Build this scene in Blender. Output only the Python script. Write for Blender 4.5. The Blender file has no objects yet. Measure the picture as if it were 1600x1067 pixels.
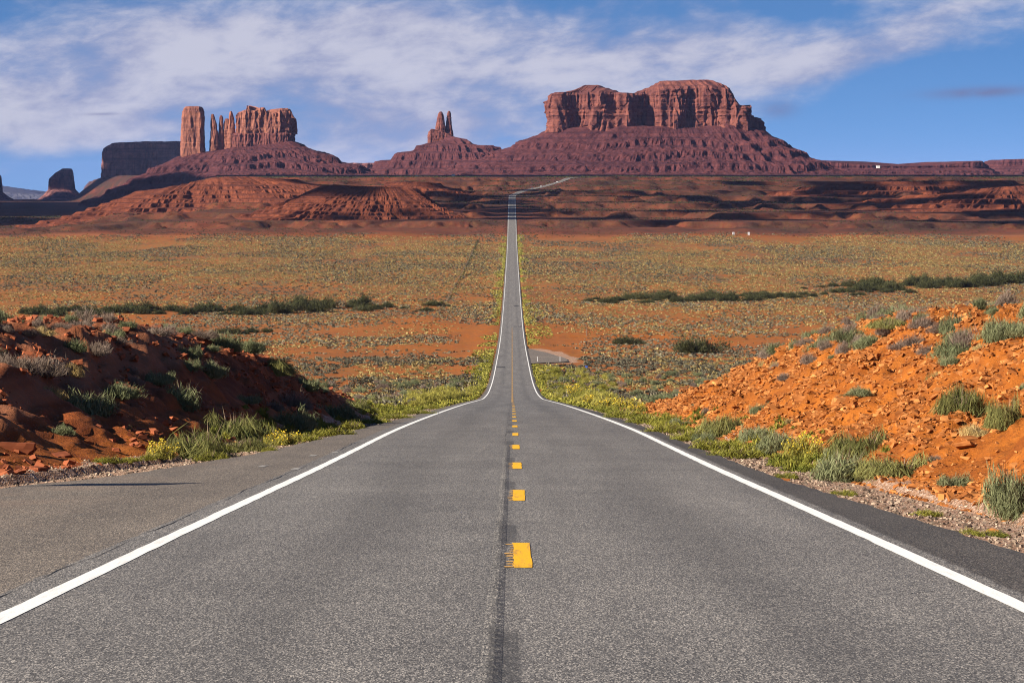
import bpy, math, random
import numpy as np
from mathutils import Vector

random.seed(11)
R_ = np.random.default_rng(11)
sc = bpy.context.scene
COL = sc.collection
FPX, VH = 4089.0, 290.0          # focal length and eye-level row of the photograph (1600 px wide)

# ------------------------------------------------------------------ camera, sky, sun, exposure
cam_d = bpy.data.cameras.new('camera')
cam = bpy.data.objects.new('camera', cam_d)
COL.objects.link(cam)
cam.location = (0, 0, 0)
cam.rotation_euler = (math.radians(90), 0, 0)
cam_d.sensor_width = 36.0
cam_d.lens = FPX / 1600 * 36.0
cam_d.shift_y = -(533.5 - VH) / 1600
cam_d.clip_start = 0.5
cam_d.clip_end = 120000
sc.camera = cam

SUN_EL, SUN_BACK = math.radians(28), math.radians(25)     # elevation; sun stands left and this far behind the viewer
SUN = Vector((-math.cos(SUN_BACK) * math.cos(SUN_EL), -math.sin(SUN_BACK) * math.cos(SUN_EL), math.sin(SUN_EL)))
sun_d = bpy.data.lights.new('sun', 'SUN')
sun_d.energy = 5.0
sun_d.angle = math.radians(0.5)
sun_d.color = (1.0, 0.90, 0.76)
sun = bpy.data.objects.new('sun', sun_d)
COL.objects.link(sun)
sun.rotation_euler = SUN.to_track_quat('Z', 'Y').to_euler()

sc.view_settings.view_transform = 'Standard'
sc.view_settings.look = 'None'
sc.view_settings.gamma = 1.0
sc.view_settings.exposure = 1.2
sc.cycles.use_denoising = True
sc.cycles.denoising_prefilter = 'NONE'
sc.cycles.use_adaptive_sampling = False
sc.cycles.filter_width = 1.1

class NT:
    """small helper around a node tree"""
    def __init__(s, tree):
        s.t = tree; s.n = tree.nodes; s.l = tree.links
    def new(s, typ, **kw):
        nd = s.n.new(typ)
        for k, v in kw.items(): setattr(nd, k, v)
        return nd
    def put(s, sock, v):
        if isinstance(v, bpy.types.NodeSocket): s.l.new(v, sock)
        elif v is not None:
            try: sock.default_value = v
            except Exception: sock.default_value = tuple(v) + (1.0,)
    def m(s, op, a, b=None, c=None, clamp=False):
        nd = s.new('ShaderNodeMath', operation=op, use_clamp=clamp)
        s.put(nd.inputs[0], a); s.put(nd.inputs[1], b)
        if c is not None: s.put(nd.inputs[2], c)
        return nd.outputs[0]
    def mix(s, f, a, b, mode='MIX'):
        nd = s.new('ShaderNodeMix', data_type='RGBA', blend_type=mode)
        s.put(nd.inputs[0], f); s.put(nd.inputs[6], a); s.put(nd.inputs[7], b)
        return nd.outputs[2]
    def mapr(s, v, a, b, c=0.0, d=1.0, smooth=True):
        nd = s.new('ShaderNodeMapRange', interpolation_type='SMOOTHSTEP' if smooth else 'LINEAR')
        for i, q in enumerate((v, a, b, c, d)): s.put(nd.inputs[i], q)
        return nd.outputs[0]
    def noise(s, vec, scale, detail=3, rough=0.55, dist=0.0):
        nd = s.new('ShaderNodeTexNoise')
        s.put(nd.inputs['Vector'], vec); s.put(nd.inputs['Scale'], scale); s.put(nd.inputs['Detail'], detail)
        s.put(nd.inputs['Roughness'], rough); s.put(nd.inputs['Distortion'], dist)
        return nd.outputs['Fac']
    def voro(s, vec, scale, out='Distance', feature='F1'):
        nd = s.new('ShaderNodeTexVoronoi', feature=feature)
        s.put(nd.inputs['Vector'], vec); s.put(nd.inputs['Scale'], scale)
        return nd.outputs[out]
    def scale(s, vec, v):
        nd = s.new('ShaderNodeVectorMath', operation='MULTIPLY')
        s.put(nd.inputs[0], vec); s.put(nd.inputs[1], v)
        return nd.outputs[0]
    def ramp(s, f, stops):
        nd = s.new('ShaderNodeValToRGB')
        el = nd.color_ramp.elements
        while len(el) < len(stops): el.new(0.5)
        for e, (p, c) in zip(el, stops):
            e.position = p; e.color = tuple(c) + (1.0,)
        s.put(nd.inputs[0], f)
        return nd.outputs[0]

# world: clear blue Nishita sky with thin drifting cloud
world = bpy.data.worlds.new('World'); sc.world = world
world.use_nodes = True
W = NT(world.node_tree); W.n.clear()
wo = W.new('ShaderNodeOutputWorld'); bg = W.new('ShaderNodeBackground')
W.l.new(bg.outputs[0], wo.inputs[0])
tc = W.new('ShaderNodeTexCoord')
sep = W.new('ShaderNodeSeparateXYZ'); W.l.new(tc.outputs['Generated'], sep.inputs[0])
zup = W.m('MAXIMUM', sep.outputs[2], 0.0)
cmb = W.new('ShaderNodeCombineXYZ')
W.put(cmb.inputs[0], sep.outputs[0]); W.put(cmb.inputs[1], sep.outputs[1]); W.put(cmb.inputs[2], W.m('ADD', W.m('MULTIPLY', zup, 2.5), 0.16))
nrm = W.new('ShaderNodeVectorMath', operation='NORMALIZE'); W.l.new(cmb.outputs[0], nrm.inputs[0])
sky = W.new('ShaderNodeTexSky', sky_type='NISHITA')
sky.sun_disc = False; sky.sun_elevation = SUN_EL; sky.sun_rotation = math.atan2(SUN.x, SUN.y) % (2 * math.pi)
sky.altitude = 1700; sky.air_density = 1.0; sky.dust_density = 0.3; sky.ozone_density = 2.0
W.l.new(nrm.outputs[0], sky.inputs[0])
skyc = W.mix(1.0, sky.outputs[0], (0.66, 0.98, 1.26, 1), 'MULTIPLY')
az = W.m('ARCTAN2', sep.outputs[0], sep.outputs[1])       # bearing, 0 straight up the road
el = W.m('ARCSINE', sep.outputs[2])
def blob(a0, e0, sa, se, amp, tilt=0.0):
    """a soft patch of more (or less) cloud round one bearing and height (radians)"""
    da = W.m('SUBTRACT', az, a0); de = W.m('SUBTRACT', W.m('SUBTRACT', el, e0), W.m('MULTIPLY', da, tilt))
    q = W.m('ADD', W.m('POWER', W.m('DIVIDE', da, sa), 2.0), W.m('POWER', W.m('DIVIDE', de, se), 2.0))
    return W.m('MULTIPLY', W.m('EXPONENT', W.m('MULTIPLY', q, -1.0)), amp)
def px(u): return (u - 800) / FPX
def py(v): return (VH - v) / FPX
cv = W.new('ShaderNodeCombineXYZ')
W.put(cv.inputs[0], W.m('MULTIPLY', W.m('ADD', az, W.m('MULTIPLY', el, -0.5)), 12.0)); W.put(cv.inputs[1], W.m('MULTIPLY', el, 26.0)); cv.inputs[2].default_value = 3.7
n1 = W.noise(cv.outputs[0], 1.25, 8, 0.56, 0.35)
n2 = W.noise(cv.outputs[0], 4.6, 7, 0.62, 0.2)
bias = 0.0
blobs = [(300, 110, 430, 110, 0.24, 0.0), (800, 70, 420, 90, 0.20, 0.05), (1130, 90, 230, 65, 0.20, 0.10), (590, 45, 90, 50, 0.22, 0.1), (1340, 95, 170, 34, 0.30, 0.28),
         (60, 180, 260, 60, 0.27, -0.1), (680, 200, 250, 60, 0.28, 0.0), (1470, 20, 90, 20, 0.16, 0.25), (200, 60, 200, 60, 0.14, 0.0),
         (1450, 190, 260, 80, -0.22, 0.0), (1250, 15, 90, 22, -0.30, -0.05), (60, 30, 120, 26, -0.1, 0.0), (150, 265, 160, 28, -0.2, 0.0)]
for b in blobs:
    t = blob(px(b[0]), py(b[1]), b[2] / FPX, b[3] / FPX, b[4], b[5])
    bias = t if isinstance(bias, float) else W.m('ADD', bias, t)
high = W.m('MULTIPLY', W.mapr(el, 0.08, 0.30), -0.08)
dens = W.m('ADD', W.m('ADD', W.m('MULTIPLY', n1, 1.0), W.m('MULTIPLY', n2, 0.34)), W.m('ADD', bias, high))
fac = W.mapr(dens, 0.62, 1.06, 0.0, 0.95)
cloudc = W.mix(W.mapr(W.m('ADD', W.m('MULTIPLY', n1, 0.6), W.m('MULTIPLY', n2, 0.4)), 0.40, 0.62), (2.9, 3.2, 4.9, 1), (5.2, 5.25, 6.3, 1))
grey = W.m('ADD', blob(px(1525), py(147), 75 / FPX, 8 / FPX, 0.85, 0.04), blob(px(1215), py(172), 26 / FPX, 12 / FPX, 0.6, 0.0))
grey = W.m('ADD', grey, blob(px(165), py(180), 26 / FPX, 2.2 / FPX, 0.55, 0.02))
grey = W.m('MULTIPLY', grey, W.mapr(n2, 0.25, 0.55, 0.45, 1.0))
c1 = W.mix(fac, skyc, cloudc)
c2 = W.mix(grey, c1, (1.5, 1.7, 3.2, 1))
W.l.new(c2, bg.inputs[0])
bg.inputs[1].default_value = 0.05

# ------------------------------------------------------------------ helpers
def P(u, v, d):
    return ((u - 800) * d / FPX, d, -(v - VH) * d / FPX)

def _hash(ix, iy, iz):
    with np.errstate(over='ignore'):
        n = (ix.astype(np.int64) * 374761393 + iy.astype(np.int64) * 668265263 + iz.astype(np.int64) * 1274126177) & 0xFFFFFFFF
        n = ((n ^ (n >> 13)) * 1274126177) & 0xFFFFFFFF
        n = (n ^ (n >> 16)) & 0xFFFF
    return n / 65535.0

def vn(x, y, z=0.0):
    """value noise, -1..1"""
    x, y, z = np.broadcast_arrays(np.asarray(x, float), np.asarray(y, float), np.asarray(z, float))
    ix, iy, iz = np.floor(x), np.floor(y), np.floor(z)
    fx, fy, fz = x - ix, y - iy, z - iz
    sx, sy, sz = (f * f * f * (f * (f * 6 - 15) + 10) for f in (fx, fy, fz))
    o = 0
    for a in (0, 1):
        for b in (0, 1):
            for c in (0, 1):
                w = (sx if a else 1 - sx) * (sy if b else 1 - sy) * (sz if c else 1 - sz)
                o = o + w * _hash(ix + a, iy + b, iz + c)
    return o * 2 - 1

def fbm(x, y, z=0.0, octv=4, gain=0.5):
    a, s, o = 1.0, 0.0, 0
    for k in range(octv):
        f = 2.03 ** k
        o = o + a * vn(np.asarray(x) * f + k * 17.3, np.asarray(y) * f - k * 9.1, np.asarray(z) * f + k * 3.7)
        s += a; a *= gain
    return o / s

def sm(a, b, x):
    t = np.clip((np.asarray(x, float) - a) / (b - a), 0, 1)
    return t * t * (3 - 2 * t)

def tab(x, pts):
    xs = [p[0] for p in pts]; ys = [p[1] for p in pts]
    return np.interp(x, xs, ys)

def smooth_tab(pts):
    """monotone-ish cubic through the points, sampled to a fine table"""
    xs = np.array([p[0] for p in pts], float); ys = np.array([p[1] for p in pts], float)
    h = np.diff(xs); dl = np.diff(ys) / h
    m = np.zeros(len(xs)); m[0] = dl[0]; m[-1] = dl[-1]
    for i in range(1, len(xs) - 1):
        m[i] = 0 if dl[i - 1] * dl[i] <= 0 else 2 * dl[i - 1] * dl[i] / (dl[i - 1] + dl[i])
    def f(x):
        x = np.asarray(x, float); i = np.clip(np.searchsorted(xs, x) - 1, 0, len(xs) - 2)
        t = (x - xs[i]) / h[i]
        r = ((1 + 2 * t) * (1 - t) ** 2) * ys[i] + (t * (1 - t) ** 2) * h[i] * m[i] + (t * t * (3 - 2 * t)) * ys[i + 1] + (t * t * (t - 1)) * h[i] * m[i + 1]
        r = np.where(x < xs[0], ys[0] + m[0] * (x - xs[0]), r)
        return np.where(x > xs[-1], ys[-1] + m[-1] * (x - xs[-1]), r)
    return f

def tag(o, label=None, cat=None, group=None, kind=None):
    if label: o['label'] = label
    if cat: o['category'] = cat
    if group: o['group'] = group
    if kind: o['kind'] = kind
    return o

def mesh_data(name, V, faces, mats=(), attrs=None, smooth=False, mat_idx=None):
    """faces: (m,k) int array or list of such arrays"""
    V = np.asarray(V, np.float32)
    fl = faces if isinstance(faces, list) else [faces]
    fl = [np.asarray(f, np.int32) for f in fl if len(f)]
    me = bpy.data.meshes.new(name)
    me.vertices.add(len(V)); me.vertices.foreach_set('co', V.ravel())
    nl = sum(f.size for f in fl); nf = sum(len(f) for f in fl)
    me.loops.add(nl); me.polygons.add(nf)
    me.loops.foreach_set('vertex_index', np.concatenate([f.ravel() for f in fl]))
    tot = np.concatenate([np.full(len(f), f.shape[1], np.int32) for f in fl])
    st = np.concatenate([[0], np.cumsum(tot)[:-1]]).astype(np.int32)
    me.polygons.foreach_set('loop_start', st); me.polygons.foreach_set('loop_total', tot)
    me.polygons.foreach_set('use_smooth', np.full(nf, smooth, bool))
    for mt in mats: me.materials.append(mt)
    if mat_idx is not None: me.polygons.foreach_set('material_index', np.asarray(mat_idx, np.int32))
    for k, a in (attrs or {}).items():
        a = np.asarray(a, np.float32)
        if a.ndim == 1:
            at = me.attributes.new(k, 'FLOAT', 'POINT'); at.data.foreach_set('value', a)
        else:
            at = me.attributes.new(k, 'FLOAT_COLOR', 'POINT'); at.data.foreach_set('color', a.ravel())
    me.update(calc_edges=True)
    return me

def link(name, me, parent=None, loc=None, rotz=0.0, scale=None):
    o = bpy.data.objects.new(name, me); COL.objects.link(o)
    if parent: o.parent = parent
    if loc is not None: o.location = loc
    if rotz: o.rotation_euler = (0, 0, rotz)
    if scale is not None: o.scale = scale
    return o

def grid_faces(nr, nc, wrap=False):
    i = np.arange(nr - 1)[:, None] * nc
    j = np.arange(nc if wrap else nc - 1)[None, :]
    j2 = (j + 1) % nc
    return np.stack([i + j, i + j2, i + nc + j2, i + nc + j], -1).reshape(-1, 4)

def copy_tree(o, parent=None):
    c = o.copy(); COL.objects.link(c)
    if parent: c.parent = parent
    for ch in list(o.children): copy_tree(ch, c)
    return c

# ------------------------------------------------------------------ materials
def mat(name):
    m = bpy.data.materials.new(name); m.use_nodes = True
    t = NT(m.node_tree)
    bs = t.n['Principled BSDF']
    bs.inputs['Roughness'].default_value = 0.9
    bs.inputs['Specular IOR Level'].default_value = 0.15
    t.bs = bs; t.mat = m
    g = t.new('ShaderNodeTexCoord'); t.obj = g.outputs['Object']
    return t
def attr(t, name):
    a = t.new('ShaderNodeAttribute', attribute_name=name); return a
def bump(t, h, dist, strength=1.0):
    b = t.new('ShaderNodeBump'); b.inputs['Distance'].default_value = dist; b.inputs['Strength'].default_value = strength
    t.put(b.inputs['Height'], h); t.l.new(b.outputs[0], t.bs.inputs['Normal'])

def mat_tone(name, dark, light, rough=0.85, spec=0.1):
    """plant or stone colour that varies from blade to blade / stone to stone through the attribute 'tone'"""
    t = mat(name)
    a = attr(t, 'tone'); oi = t.new('ShaderNodeObjectInfo')
    f = t.m('ADD', a.outputs['Fac'], t.m('MULTIPLY', t.m('SUBTRACT', oi.outputs['Random'], 0.5), 0.35), clamp=True)
    t.put(t.bs.inputs['Base Color'], t.mix(f, tuple(dark) + (1,), tuple(light) + (1,)))
    t.bs.inputs['Roughness'].default_value = rough; t.bs.inputs['Specular IOR Level'].default_value = spec
    return t.mat
def mat_flat(name, c, rough=0.6, spec=0.3, metal=0.0, var=0.12):
    t = mat(name)
    n = t.noise(t.obj, 6.0, 4)
    t.put(t.bs.inputs['Base Color'], t.mix(t.m('MULTIPLY', n, var), tuple(c) + (1,), (0.12, 0.09, 0.07, 1)))
    t.bs.inputs['Roughness'].default_value = rough; t.bs.inputs['Specular IOR Level'].default_value = spec
    t.bs.inputs['Metallic'].default_value = metal
    return t.mat

def make_ground():
    t = mat('desert soil')
    a = attr(t, 'zone'); sp = t.new('ShaderNodeSeparateColor'); t.l.new(a.outputs['Color'], sp.inputs[0])
    gravel, straw, red = sp.outputs[0], sp.outputs[1], sp.outputs[2]; brush = a.outputs['Alpha']
    big = t.noise(t.scale(t.obj, (0.03, 0.012, 0.03)), 1.0, 5, 0.6)
    mid = t.noise(t.obj, 0.9, 6, 0.65)
    fine = t.noise(t.obj, 9.0, 6, 0.7)
    c = t.mix(t.mapr(mid, 0.3, 0.7), (0.200, 0.050, 0.006, 1), (0.410, 0.124, 0.014, 1))
    c = t.mix(t.mapr(big, 0.42, 0.66), c, (0.26, 0.080, 0.014, 1))
    c = t.mix(t.m('MULTIPLY', t.mapr(fine, 0.5, 0.72), 0.5), c, (0.38, 0.140, 0.030, 1))
    c = t.mix(t.m('MULTIPLY', t.mapr(t.noise(t.obj, 5.5, 7, 0.72), 0.34, 0.47, 1.0, 0.0), 0.65), c, (0.105, 0.028, 0.006, 1))  # dark flecks coloured in as the shade inside small pits
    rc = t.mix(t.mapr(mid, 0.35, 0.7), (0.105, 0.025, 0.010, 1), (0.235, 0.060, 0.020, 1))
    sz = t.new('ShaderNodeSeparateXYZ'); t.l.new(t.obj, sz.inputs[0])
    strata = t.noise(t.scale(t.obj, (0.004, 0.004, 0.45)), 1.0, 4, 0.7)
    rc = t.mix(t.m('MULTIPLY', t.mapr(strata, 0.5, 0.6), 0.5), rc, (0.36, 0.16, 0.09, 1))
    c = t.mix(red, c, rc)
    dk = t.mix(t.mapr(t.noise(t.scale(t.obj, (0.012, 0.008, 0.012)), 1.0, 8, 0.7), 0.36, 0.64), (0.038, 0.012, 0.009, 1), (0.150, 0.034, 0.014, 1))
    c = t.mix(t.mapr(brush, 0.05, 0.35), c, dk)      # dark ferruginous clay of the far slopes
    # sparse dry grass seen as cover
    g1 = t.noise(t.scale(t.obj, (0.25, 0.10, 0.25)), 1.0, 7, 0.75)
    cover = t.m('MULTIPLY', straw, t.mapr(g1, 0.40, 0.58))
    gcol = t.mix(t.mapr(t.noise(t.scale(t.obj, (0.05, 0.02, 0.05)), 1.0, 4), 0.4, 0.6), (0.175, 0.112, 0.036, 1), (0.092, 0.074, 0.040, 1))
    c = t.mix(cover, c, gcol)
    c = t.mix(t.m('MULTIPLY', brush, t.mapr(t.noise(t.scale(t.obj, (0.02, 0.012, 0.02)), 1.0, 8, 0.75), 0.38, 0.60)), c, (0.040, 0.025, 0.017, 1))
    # gravel shoulder: pebbles of mixed colour
    vc = t.voro(t.obj, 24.0, 'Color'); vs = t.new('ShaderNodeSeparateColor'); t.l.new(vc, vs.inputs[0])
    peb = t.ramp(vs.outputs[0], [(0.0, (0.07, 0.05, 0.04)), (0.35, (0.22, 0.14, 0.09)), (0.7, (0.36, 0.25, 0.18)), (1.0, (0.55, 0.46, 0.38))])
    gm = t.mapr(t.m('ADD', gravel, t.m('MULTIPLY', t.m('SUBTRACT', mid, 0.5), 0.7)), 0.35, 0.6)
    c = t.mix(gm, c, t.mix(0.25, peb, (0.40, 0.16, 0.06, 1)))
    t.put(t.bs.inputs['Base Color'], c)
    h = t.m('ADD', t.m('ADD', t.m('MULTIPLY', fine, 0.45), t.m('MULTIPLY', t.noise(t.obj, 26.0, 3, 0.6), 0.12)), t.m('MULTIPLY', mid, 1.0))
    h = t.m('ADD', h, t.m('MULTIPLY', t.m('MULTIPLY', t.voro(t.obj, 24.0), gravel), 0.6))
    h = t.m('ADD', h, t.m('MULTIPLY', t.m('MULTIPLY', t.noise(t.scale(t.obj, (0.05, 0.035, 0.05)), 1.0, 9, 0.68), brush), 38.0))
    h = t.m('MULTIPLY', h, t.m('SUBTRACT', 1.0, t.m('MULTIPLY', gravel, 0.75)))
    bump(t, h, 0.15, 1.0)
    return t.mat
M = {}
M['ground'] = make_ground()

def make_asphalt():
    t = mat('worn asphalt')
    lat = attr(t, 'lat').outputs['Fac']; lon = attr(t, 'lon').outputs['Fac']
    gs = t.scale(t.obj, (1.0, 0.30, 1.0))       # chips lie drawn out along the direction of paving
    g1 = t.noise(gs, 110.0, 2, 0.7)
    v = t.voro(gs, 112.0, 'Color'); vs = t.new('ShaderNodeSeparateColor'); t.l.new(v, vs.inputs[0])
    grain = t.ramp(vs.outputs[1], [(0.0, (0.018, 0.018, 0.020)), (0.40, (0.098, 0.095, 0.092)), (0.72, (0.205, 0.195, 0.185)), (1.0, (0.54, 0.50, 0.45))])
    base = t.mix(t.mapr(g1, 0.35, 0.65), (0.062, 0.061, 0.061, 1), (0.225, 0.212, 0.200, 1))
    c = t.mix(0.70, base, grain)
    cl = t.new('ShaderNodeCombineXYZ'); t.put(cl.inputs[0], t.m('MULTIPLY', lat, 0.8)); t.put(cl.inputs[1], t.m('MULTIPLY', lon, 0.045))
    streak = t.noise(cl.outputs[0], 1.0, 5, 0.6)
    patch = t.noise(t.obj, 0.35, 5, 0.6)
    c = t.mix(1.0, c, t.ramp(t.m('ADD', t.m('MULTIPLY', streak, 0.6), t.m('MULTIPLY', patch, 0.4)), [(0.3, (0.66, 0.65, 0.64)), (0.7, (1.20, 1.17, 1.12))]), 'MULTIPLY')
    # worn wheel tracks are polished a little paler, the strip between them carries oil
    def track(x0, w): return t.m('EXPONENT', t.m('MULTIPLY', t.m('POWER', t.m('DIVIDE', t.m('SUBTRACT', lat, x0), w), 2.0), -1.0))
    oil = t.m('ADD', track(-1.75, 0.45), track(1.85, 0.45))
    c = t.mix(t.m('MULTIPLY', oil, 0.22), c, (0.045, 0.042, 0.04, 1))
    seam = t.m('MULTIPLY', track(-0.18, 0.085), t.mapr(t.noise(t.scale(t.obj, (3.0, 0.7, 1)), 1.0, 6, 0.7), 0.38, 0.62, 0.05, 0.95))
    c = t.mix(t.m('MULTIPLY', seam, 0.5), c, (0.030, 0.029, 0.029, 1))
    cyc = t.m('MULTIPLY', t.m('FRACT', t.m('DIVIDE', t.m('SUBTRACT', lon, 26.15), 12.2)), 12.2)
    bo = t.m('MULTIPLY', t.m('MULTIPLY', t.mapr(cyc, 0.0, 0.15), t.mapr(cyc, 2.9, 3.2, 1.0, 0.0)), t.m('MULTIPLY', t.mapr(lat, -0.24, -0.21), t.mapr(lat, -0.05, -0.01, 1.0, 0.0)))
    bo = t.m('MULTIPLY', bo, t.m('MULTIPLY', t.mapr(lon, 90.0, 130.0, 1.0, 0.0), t.mapr(t.noise(t.obj, 9.0, 4), 0.25, 0.6, 0.25, 0.62)))
    c = t.mix(bo, c, (0.036, 0.035, 0.035, 1))
    blot = t.mapr(t.noise(t.scale(t.obj, (0.9, 0.35, 1)), 1.0, 6, 0.7), 0.60, 0.74)
    c = t.mix(t.m('MULTIPLY', blot, 0.30), c, (0.050, 0.048, 0.047, 1))
    edge = t.m('ADD', lat, t.m('MULTIPLY', t.m('SUBTRACT', t.noise(t.obj, 1.6, 4), 0.5), 0.12))
    c = t.mix(t.mapr(edge, 3.78, 3.86), c, t.mix(1.0, c, (0.44, 0.42, 0.40, 1), 'MULTIPLY'))      # newer, blacker shoulder on the right
    c = t.mix(t.mapr(edge, -4.02, -3.98, 1.0, 0.0), c, t.mix(1.0, c, (1.0, 0.90, 0.79, 1), 'MULTIPLY'))   # brown, dusty pull-out on the left
    dust = t.m('MULTIPLY', t.m('MULTIPLY', t.mapr(lat, -7.2, -4.6, 1.0, 0.0), t.mapr(patch, 0.4, 0.7)), 0.25)
    c = t.mix(dust, c, (0.22, 0.12, 0.07, 1))
    t.put(t.bs.inputs['Base Color'], c)
    t.bs.inputs['Roughness'].default_value = 0.75; t.bs.inputs['Specular IOR Level'].default_value = 0.25
    bump(t, t.m('ADD', vs.outputs[1], t.m('MULTIPLY', g1, 0.8)), 0.006, 0.8)
    return t.mat
M['asphalt'] = make_asphalt()

def make_paint(name, c, wear, wc):
    t = mat(name)
    n = t.noise(t.scale(t.obj, (1, 0.35, 1)), 60.0, 4, 0.75); n2 = t.noise(t.scale(t.obj, (14.0, 1.1, 1)), 1.0, 5, 0.65)
    f = t.m('ADD', t.m('MULTIPLY', t.mapr(n, 0.52, 0.66), wear), t.m('MULTIPLY', t.mapr(n2, 0.52, 0.68), wear * 0.8), clamp=True)
    t.put(t.bs.inputs['Base Color'], t.mix(f, tuple(c) + (1,), tuple(wc) + (1,)))
    t.bs.inputs['Roughness'].default_value = 0.6
    bump(t, n, 0.004, 0.5)
    return t.mat
M['white_paint'] = make_paint('white road paint', (0.76, 0.75, 0.71), 0.45, (0.42, 0.40, 0.37))
M['yellow_paint'] = make_paint('yellow road paint', (0.78, 0.40, 0.010), 0.75, (0.36, 0.20, 0.05))
M['faded_paint'] = make_paint('faded yellow paint', (0.50, 0.29, 0.09), 0.9, (0.12, 0.09, 0.06))
M['faded_white'] = make_paint('faded white paint', (0.30, 0.28, 0.25), 1.4, (0.13, 0.12, 0.11))
M['tar'] = make_paint('dark tar', (0.022, 0.021, 0.021), 0.6, (0.055, 0.05, 0.048))
M['patch'] = make_paint('blacked out paint', (0.060, 0.058, 0.056), 1.0, (0.16, 0.15, 0.14))

def make_rock(name, lo, hi, varnish, streak=0.5, strata_amt=0.5, zs=0.10, grid=1.0):
    """sandstone: level strata, drips of dark varnish down the faces, rubble"""
    t = mat(name)
    strata = t.noise(t.scale(t.obj, (0.002 * grid, 0.002 * grid, zs * grid)), 1.0, 5, 0.7)
    drip = t.noise(t.scale(t.obj, (0.055 * grid, 0.055 * grid, 0.006 * grid)), 1.0, 5, 0.65)
    n = t.noise(t.obj, 0.045 * grid, 7, 0.7)
    c = t.mix(t.mapr(n, 0.3, 0.7), tuple(lo) + (1,), tuple(hi) + (1,))
    c = t.mix(t.m('MULTIPLY', t.mapr(strata, 0.46, 0.62), strata_amt), c, tuple(varnish) + (1,))
    c = t.mix(t.m('MULTIPLY', t.mapr(drip, 0.48, 0.66), streak), c, tuple(varnish) + (1,))
    t.put(t.bs.inputs['Base Color'], c)
    bump(t, t.m('ADD', t.m('MULTIPLY', n, 1.0), t.m('ADD', t.m('MULTIPLY', strata, 0.5), t.m('MULTIPLY', drip, 0.7))), 6.0 / grid, 0.7)
    return t.mat
M['cliff'] = make_rock('salmon sandstone cliff', (0.112, 0.037, 0.030), (0.235, 0.080, 0.055), (0.046, 0.015, 0.018), 0.6, 0.4)
M['cliff_bright'] = make_rock('pale sandstone spires', (0.185, 0.068, 0.047), (0.325, 0.128, 0.080), (0.075, 0.026, 0.026), 0.5, 0.3)
M['cliff_base'] = make_rock('dark red sandstone ledges', (0.125, 0.042, 0.036), (0.20, 0.068, 0.052), (0.07, 0.024, 0.026), 0.4, 0.6, 0.2)
M['talus'] = make_rock('red shale slope', (0.054, 0.016, 0.018), (0.112, 0.034, 0.032), (0.033, 0.011, 0.015), 0.35, 0.6, 0.16)
M['far_rock'] = make_rock('dark distant sandstone', (0.11, 0.046, 0.044), (0.29, 0.12, 0.10), (0.030, 0.015, 0.020), 0.9, 0.5)  # strong streaks: varnish, and the shading of cliff flutes put into the colour
M['red_hill'] = make_rock('red badland clay', (0.085, 0.022, 0.011), (0.190, 0.052, 0.022), (0.045, 0.014, 0.010), 0.3, 0.6, 0.35, 2.2)
M['mountain'] = mat_flat('distant mountain slope', (0.05, 0.05, 0.06), 0.95, 0.05)

M['sage'] = mat_tone('grey green sage leaves', (0.060, 0.078, 0.034), (0.235, 0.245, 0.125))
M['green'] = mat_tone('green brush blades', (0.055, 0.070, 0.020), (0.235, 0.220, 0.075))
M['rabbit'] = mat_tone('yellow green rabbitbrush leaves', (0.100, 0.105, 0.020), (0.390, 0.345, 0.080))
M['flower'] = mat_tone('yellow blossom', (0.50, 0.33, 0.02), (0.80, 0.58, 0.05))
M['dry'] = mat_tone('dry grey brown twigs', (0.105, 0.075, 0.060), (0.295, 0.225, 0.175))
M['straw'] = mat_tone('straw coloured grass', (0.22, 0.150, 0.055), (0.54, 0.40, 0.17))
M['dark_leaf'] = mat_tone('dark olive leaves', (0.022, 0.028, 0.012), (0.085, 0.085, 0.035))
M['weed'] = mat_tone('fresh green weeds', (0.075, 0.090, 0.014), (0.280, 0.255, 0.045))
M['stem'] = mat_tone('woody stems', (0.070, 0.050, 0.036), (0.30, 0.22, 0.15))
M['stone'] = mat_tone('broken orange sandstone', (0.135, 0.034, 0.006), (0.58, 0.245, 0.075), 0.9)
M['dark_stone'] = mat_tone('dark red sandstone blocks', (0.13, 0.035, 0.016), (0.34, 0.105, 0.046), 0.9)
M['pebble'] = mat_tone('roadside gravel', (0.060, 0.043, 0.033), (0.54, 0.41, 0.30), 0.9)
M['plain_grey'] = mat_tone('grey sage on the plain', (0.034, 0.036, 0.025), (0.215, 0.190, 0.125))
M['plain_straw'] = mat_tone('straw brush on the plain', (0.085, 0.066, 0.022), (0.470, 0.370, 0.150))
M['white'] = mat_flat('white painted metal', (0.80, 0.80, 0.79))
M['steel'] = mat_flat('galvanised steel', (0.45, 0.45, 0.46), 0.45, 0.5, 0.6)
M['wood'] = mat_flat('weathered wood', (0.14, 0.10, 0.075), 0.9, 0.1)
M['glass'] = mat_flat('dark glass', (0.02, 0.025, 0.03), 0.1, 0.6)
M['rubber'] = mat_flat('tyre rubber', (0.015, 0.015, 0.016), 0.8, 0.2)
M['car_white'] = mat_flat('white car paint', (0.78, 0.78, 0.78), 0.3, 0.5)
M['car_blue'] = mat_flat('dark blue car paint', (0.025, 0.035, 0.07), 0.3, 0.5)
M['blue'] = mat_flat('blue sheet metal', (0.04, 0.10, 0.40), 0.5, 0.4)
M['yellow_sign'] = mat_flat('yellow sign face', (0.75, 0.45, 0.02), 0.5, 0.4)
M['hide'] = mat_flat('black cattle hide', (0.018, 0.015, 0.014), 0.8, 0.2)
M['roof'] = mat_flat('grey roof', (0.3, 0.29, 0.28), 0.8, 0.2)

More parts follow.
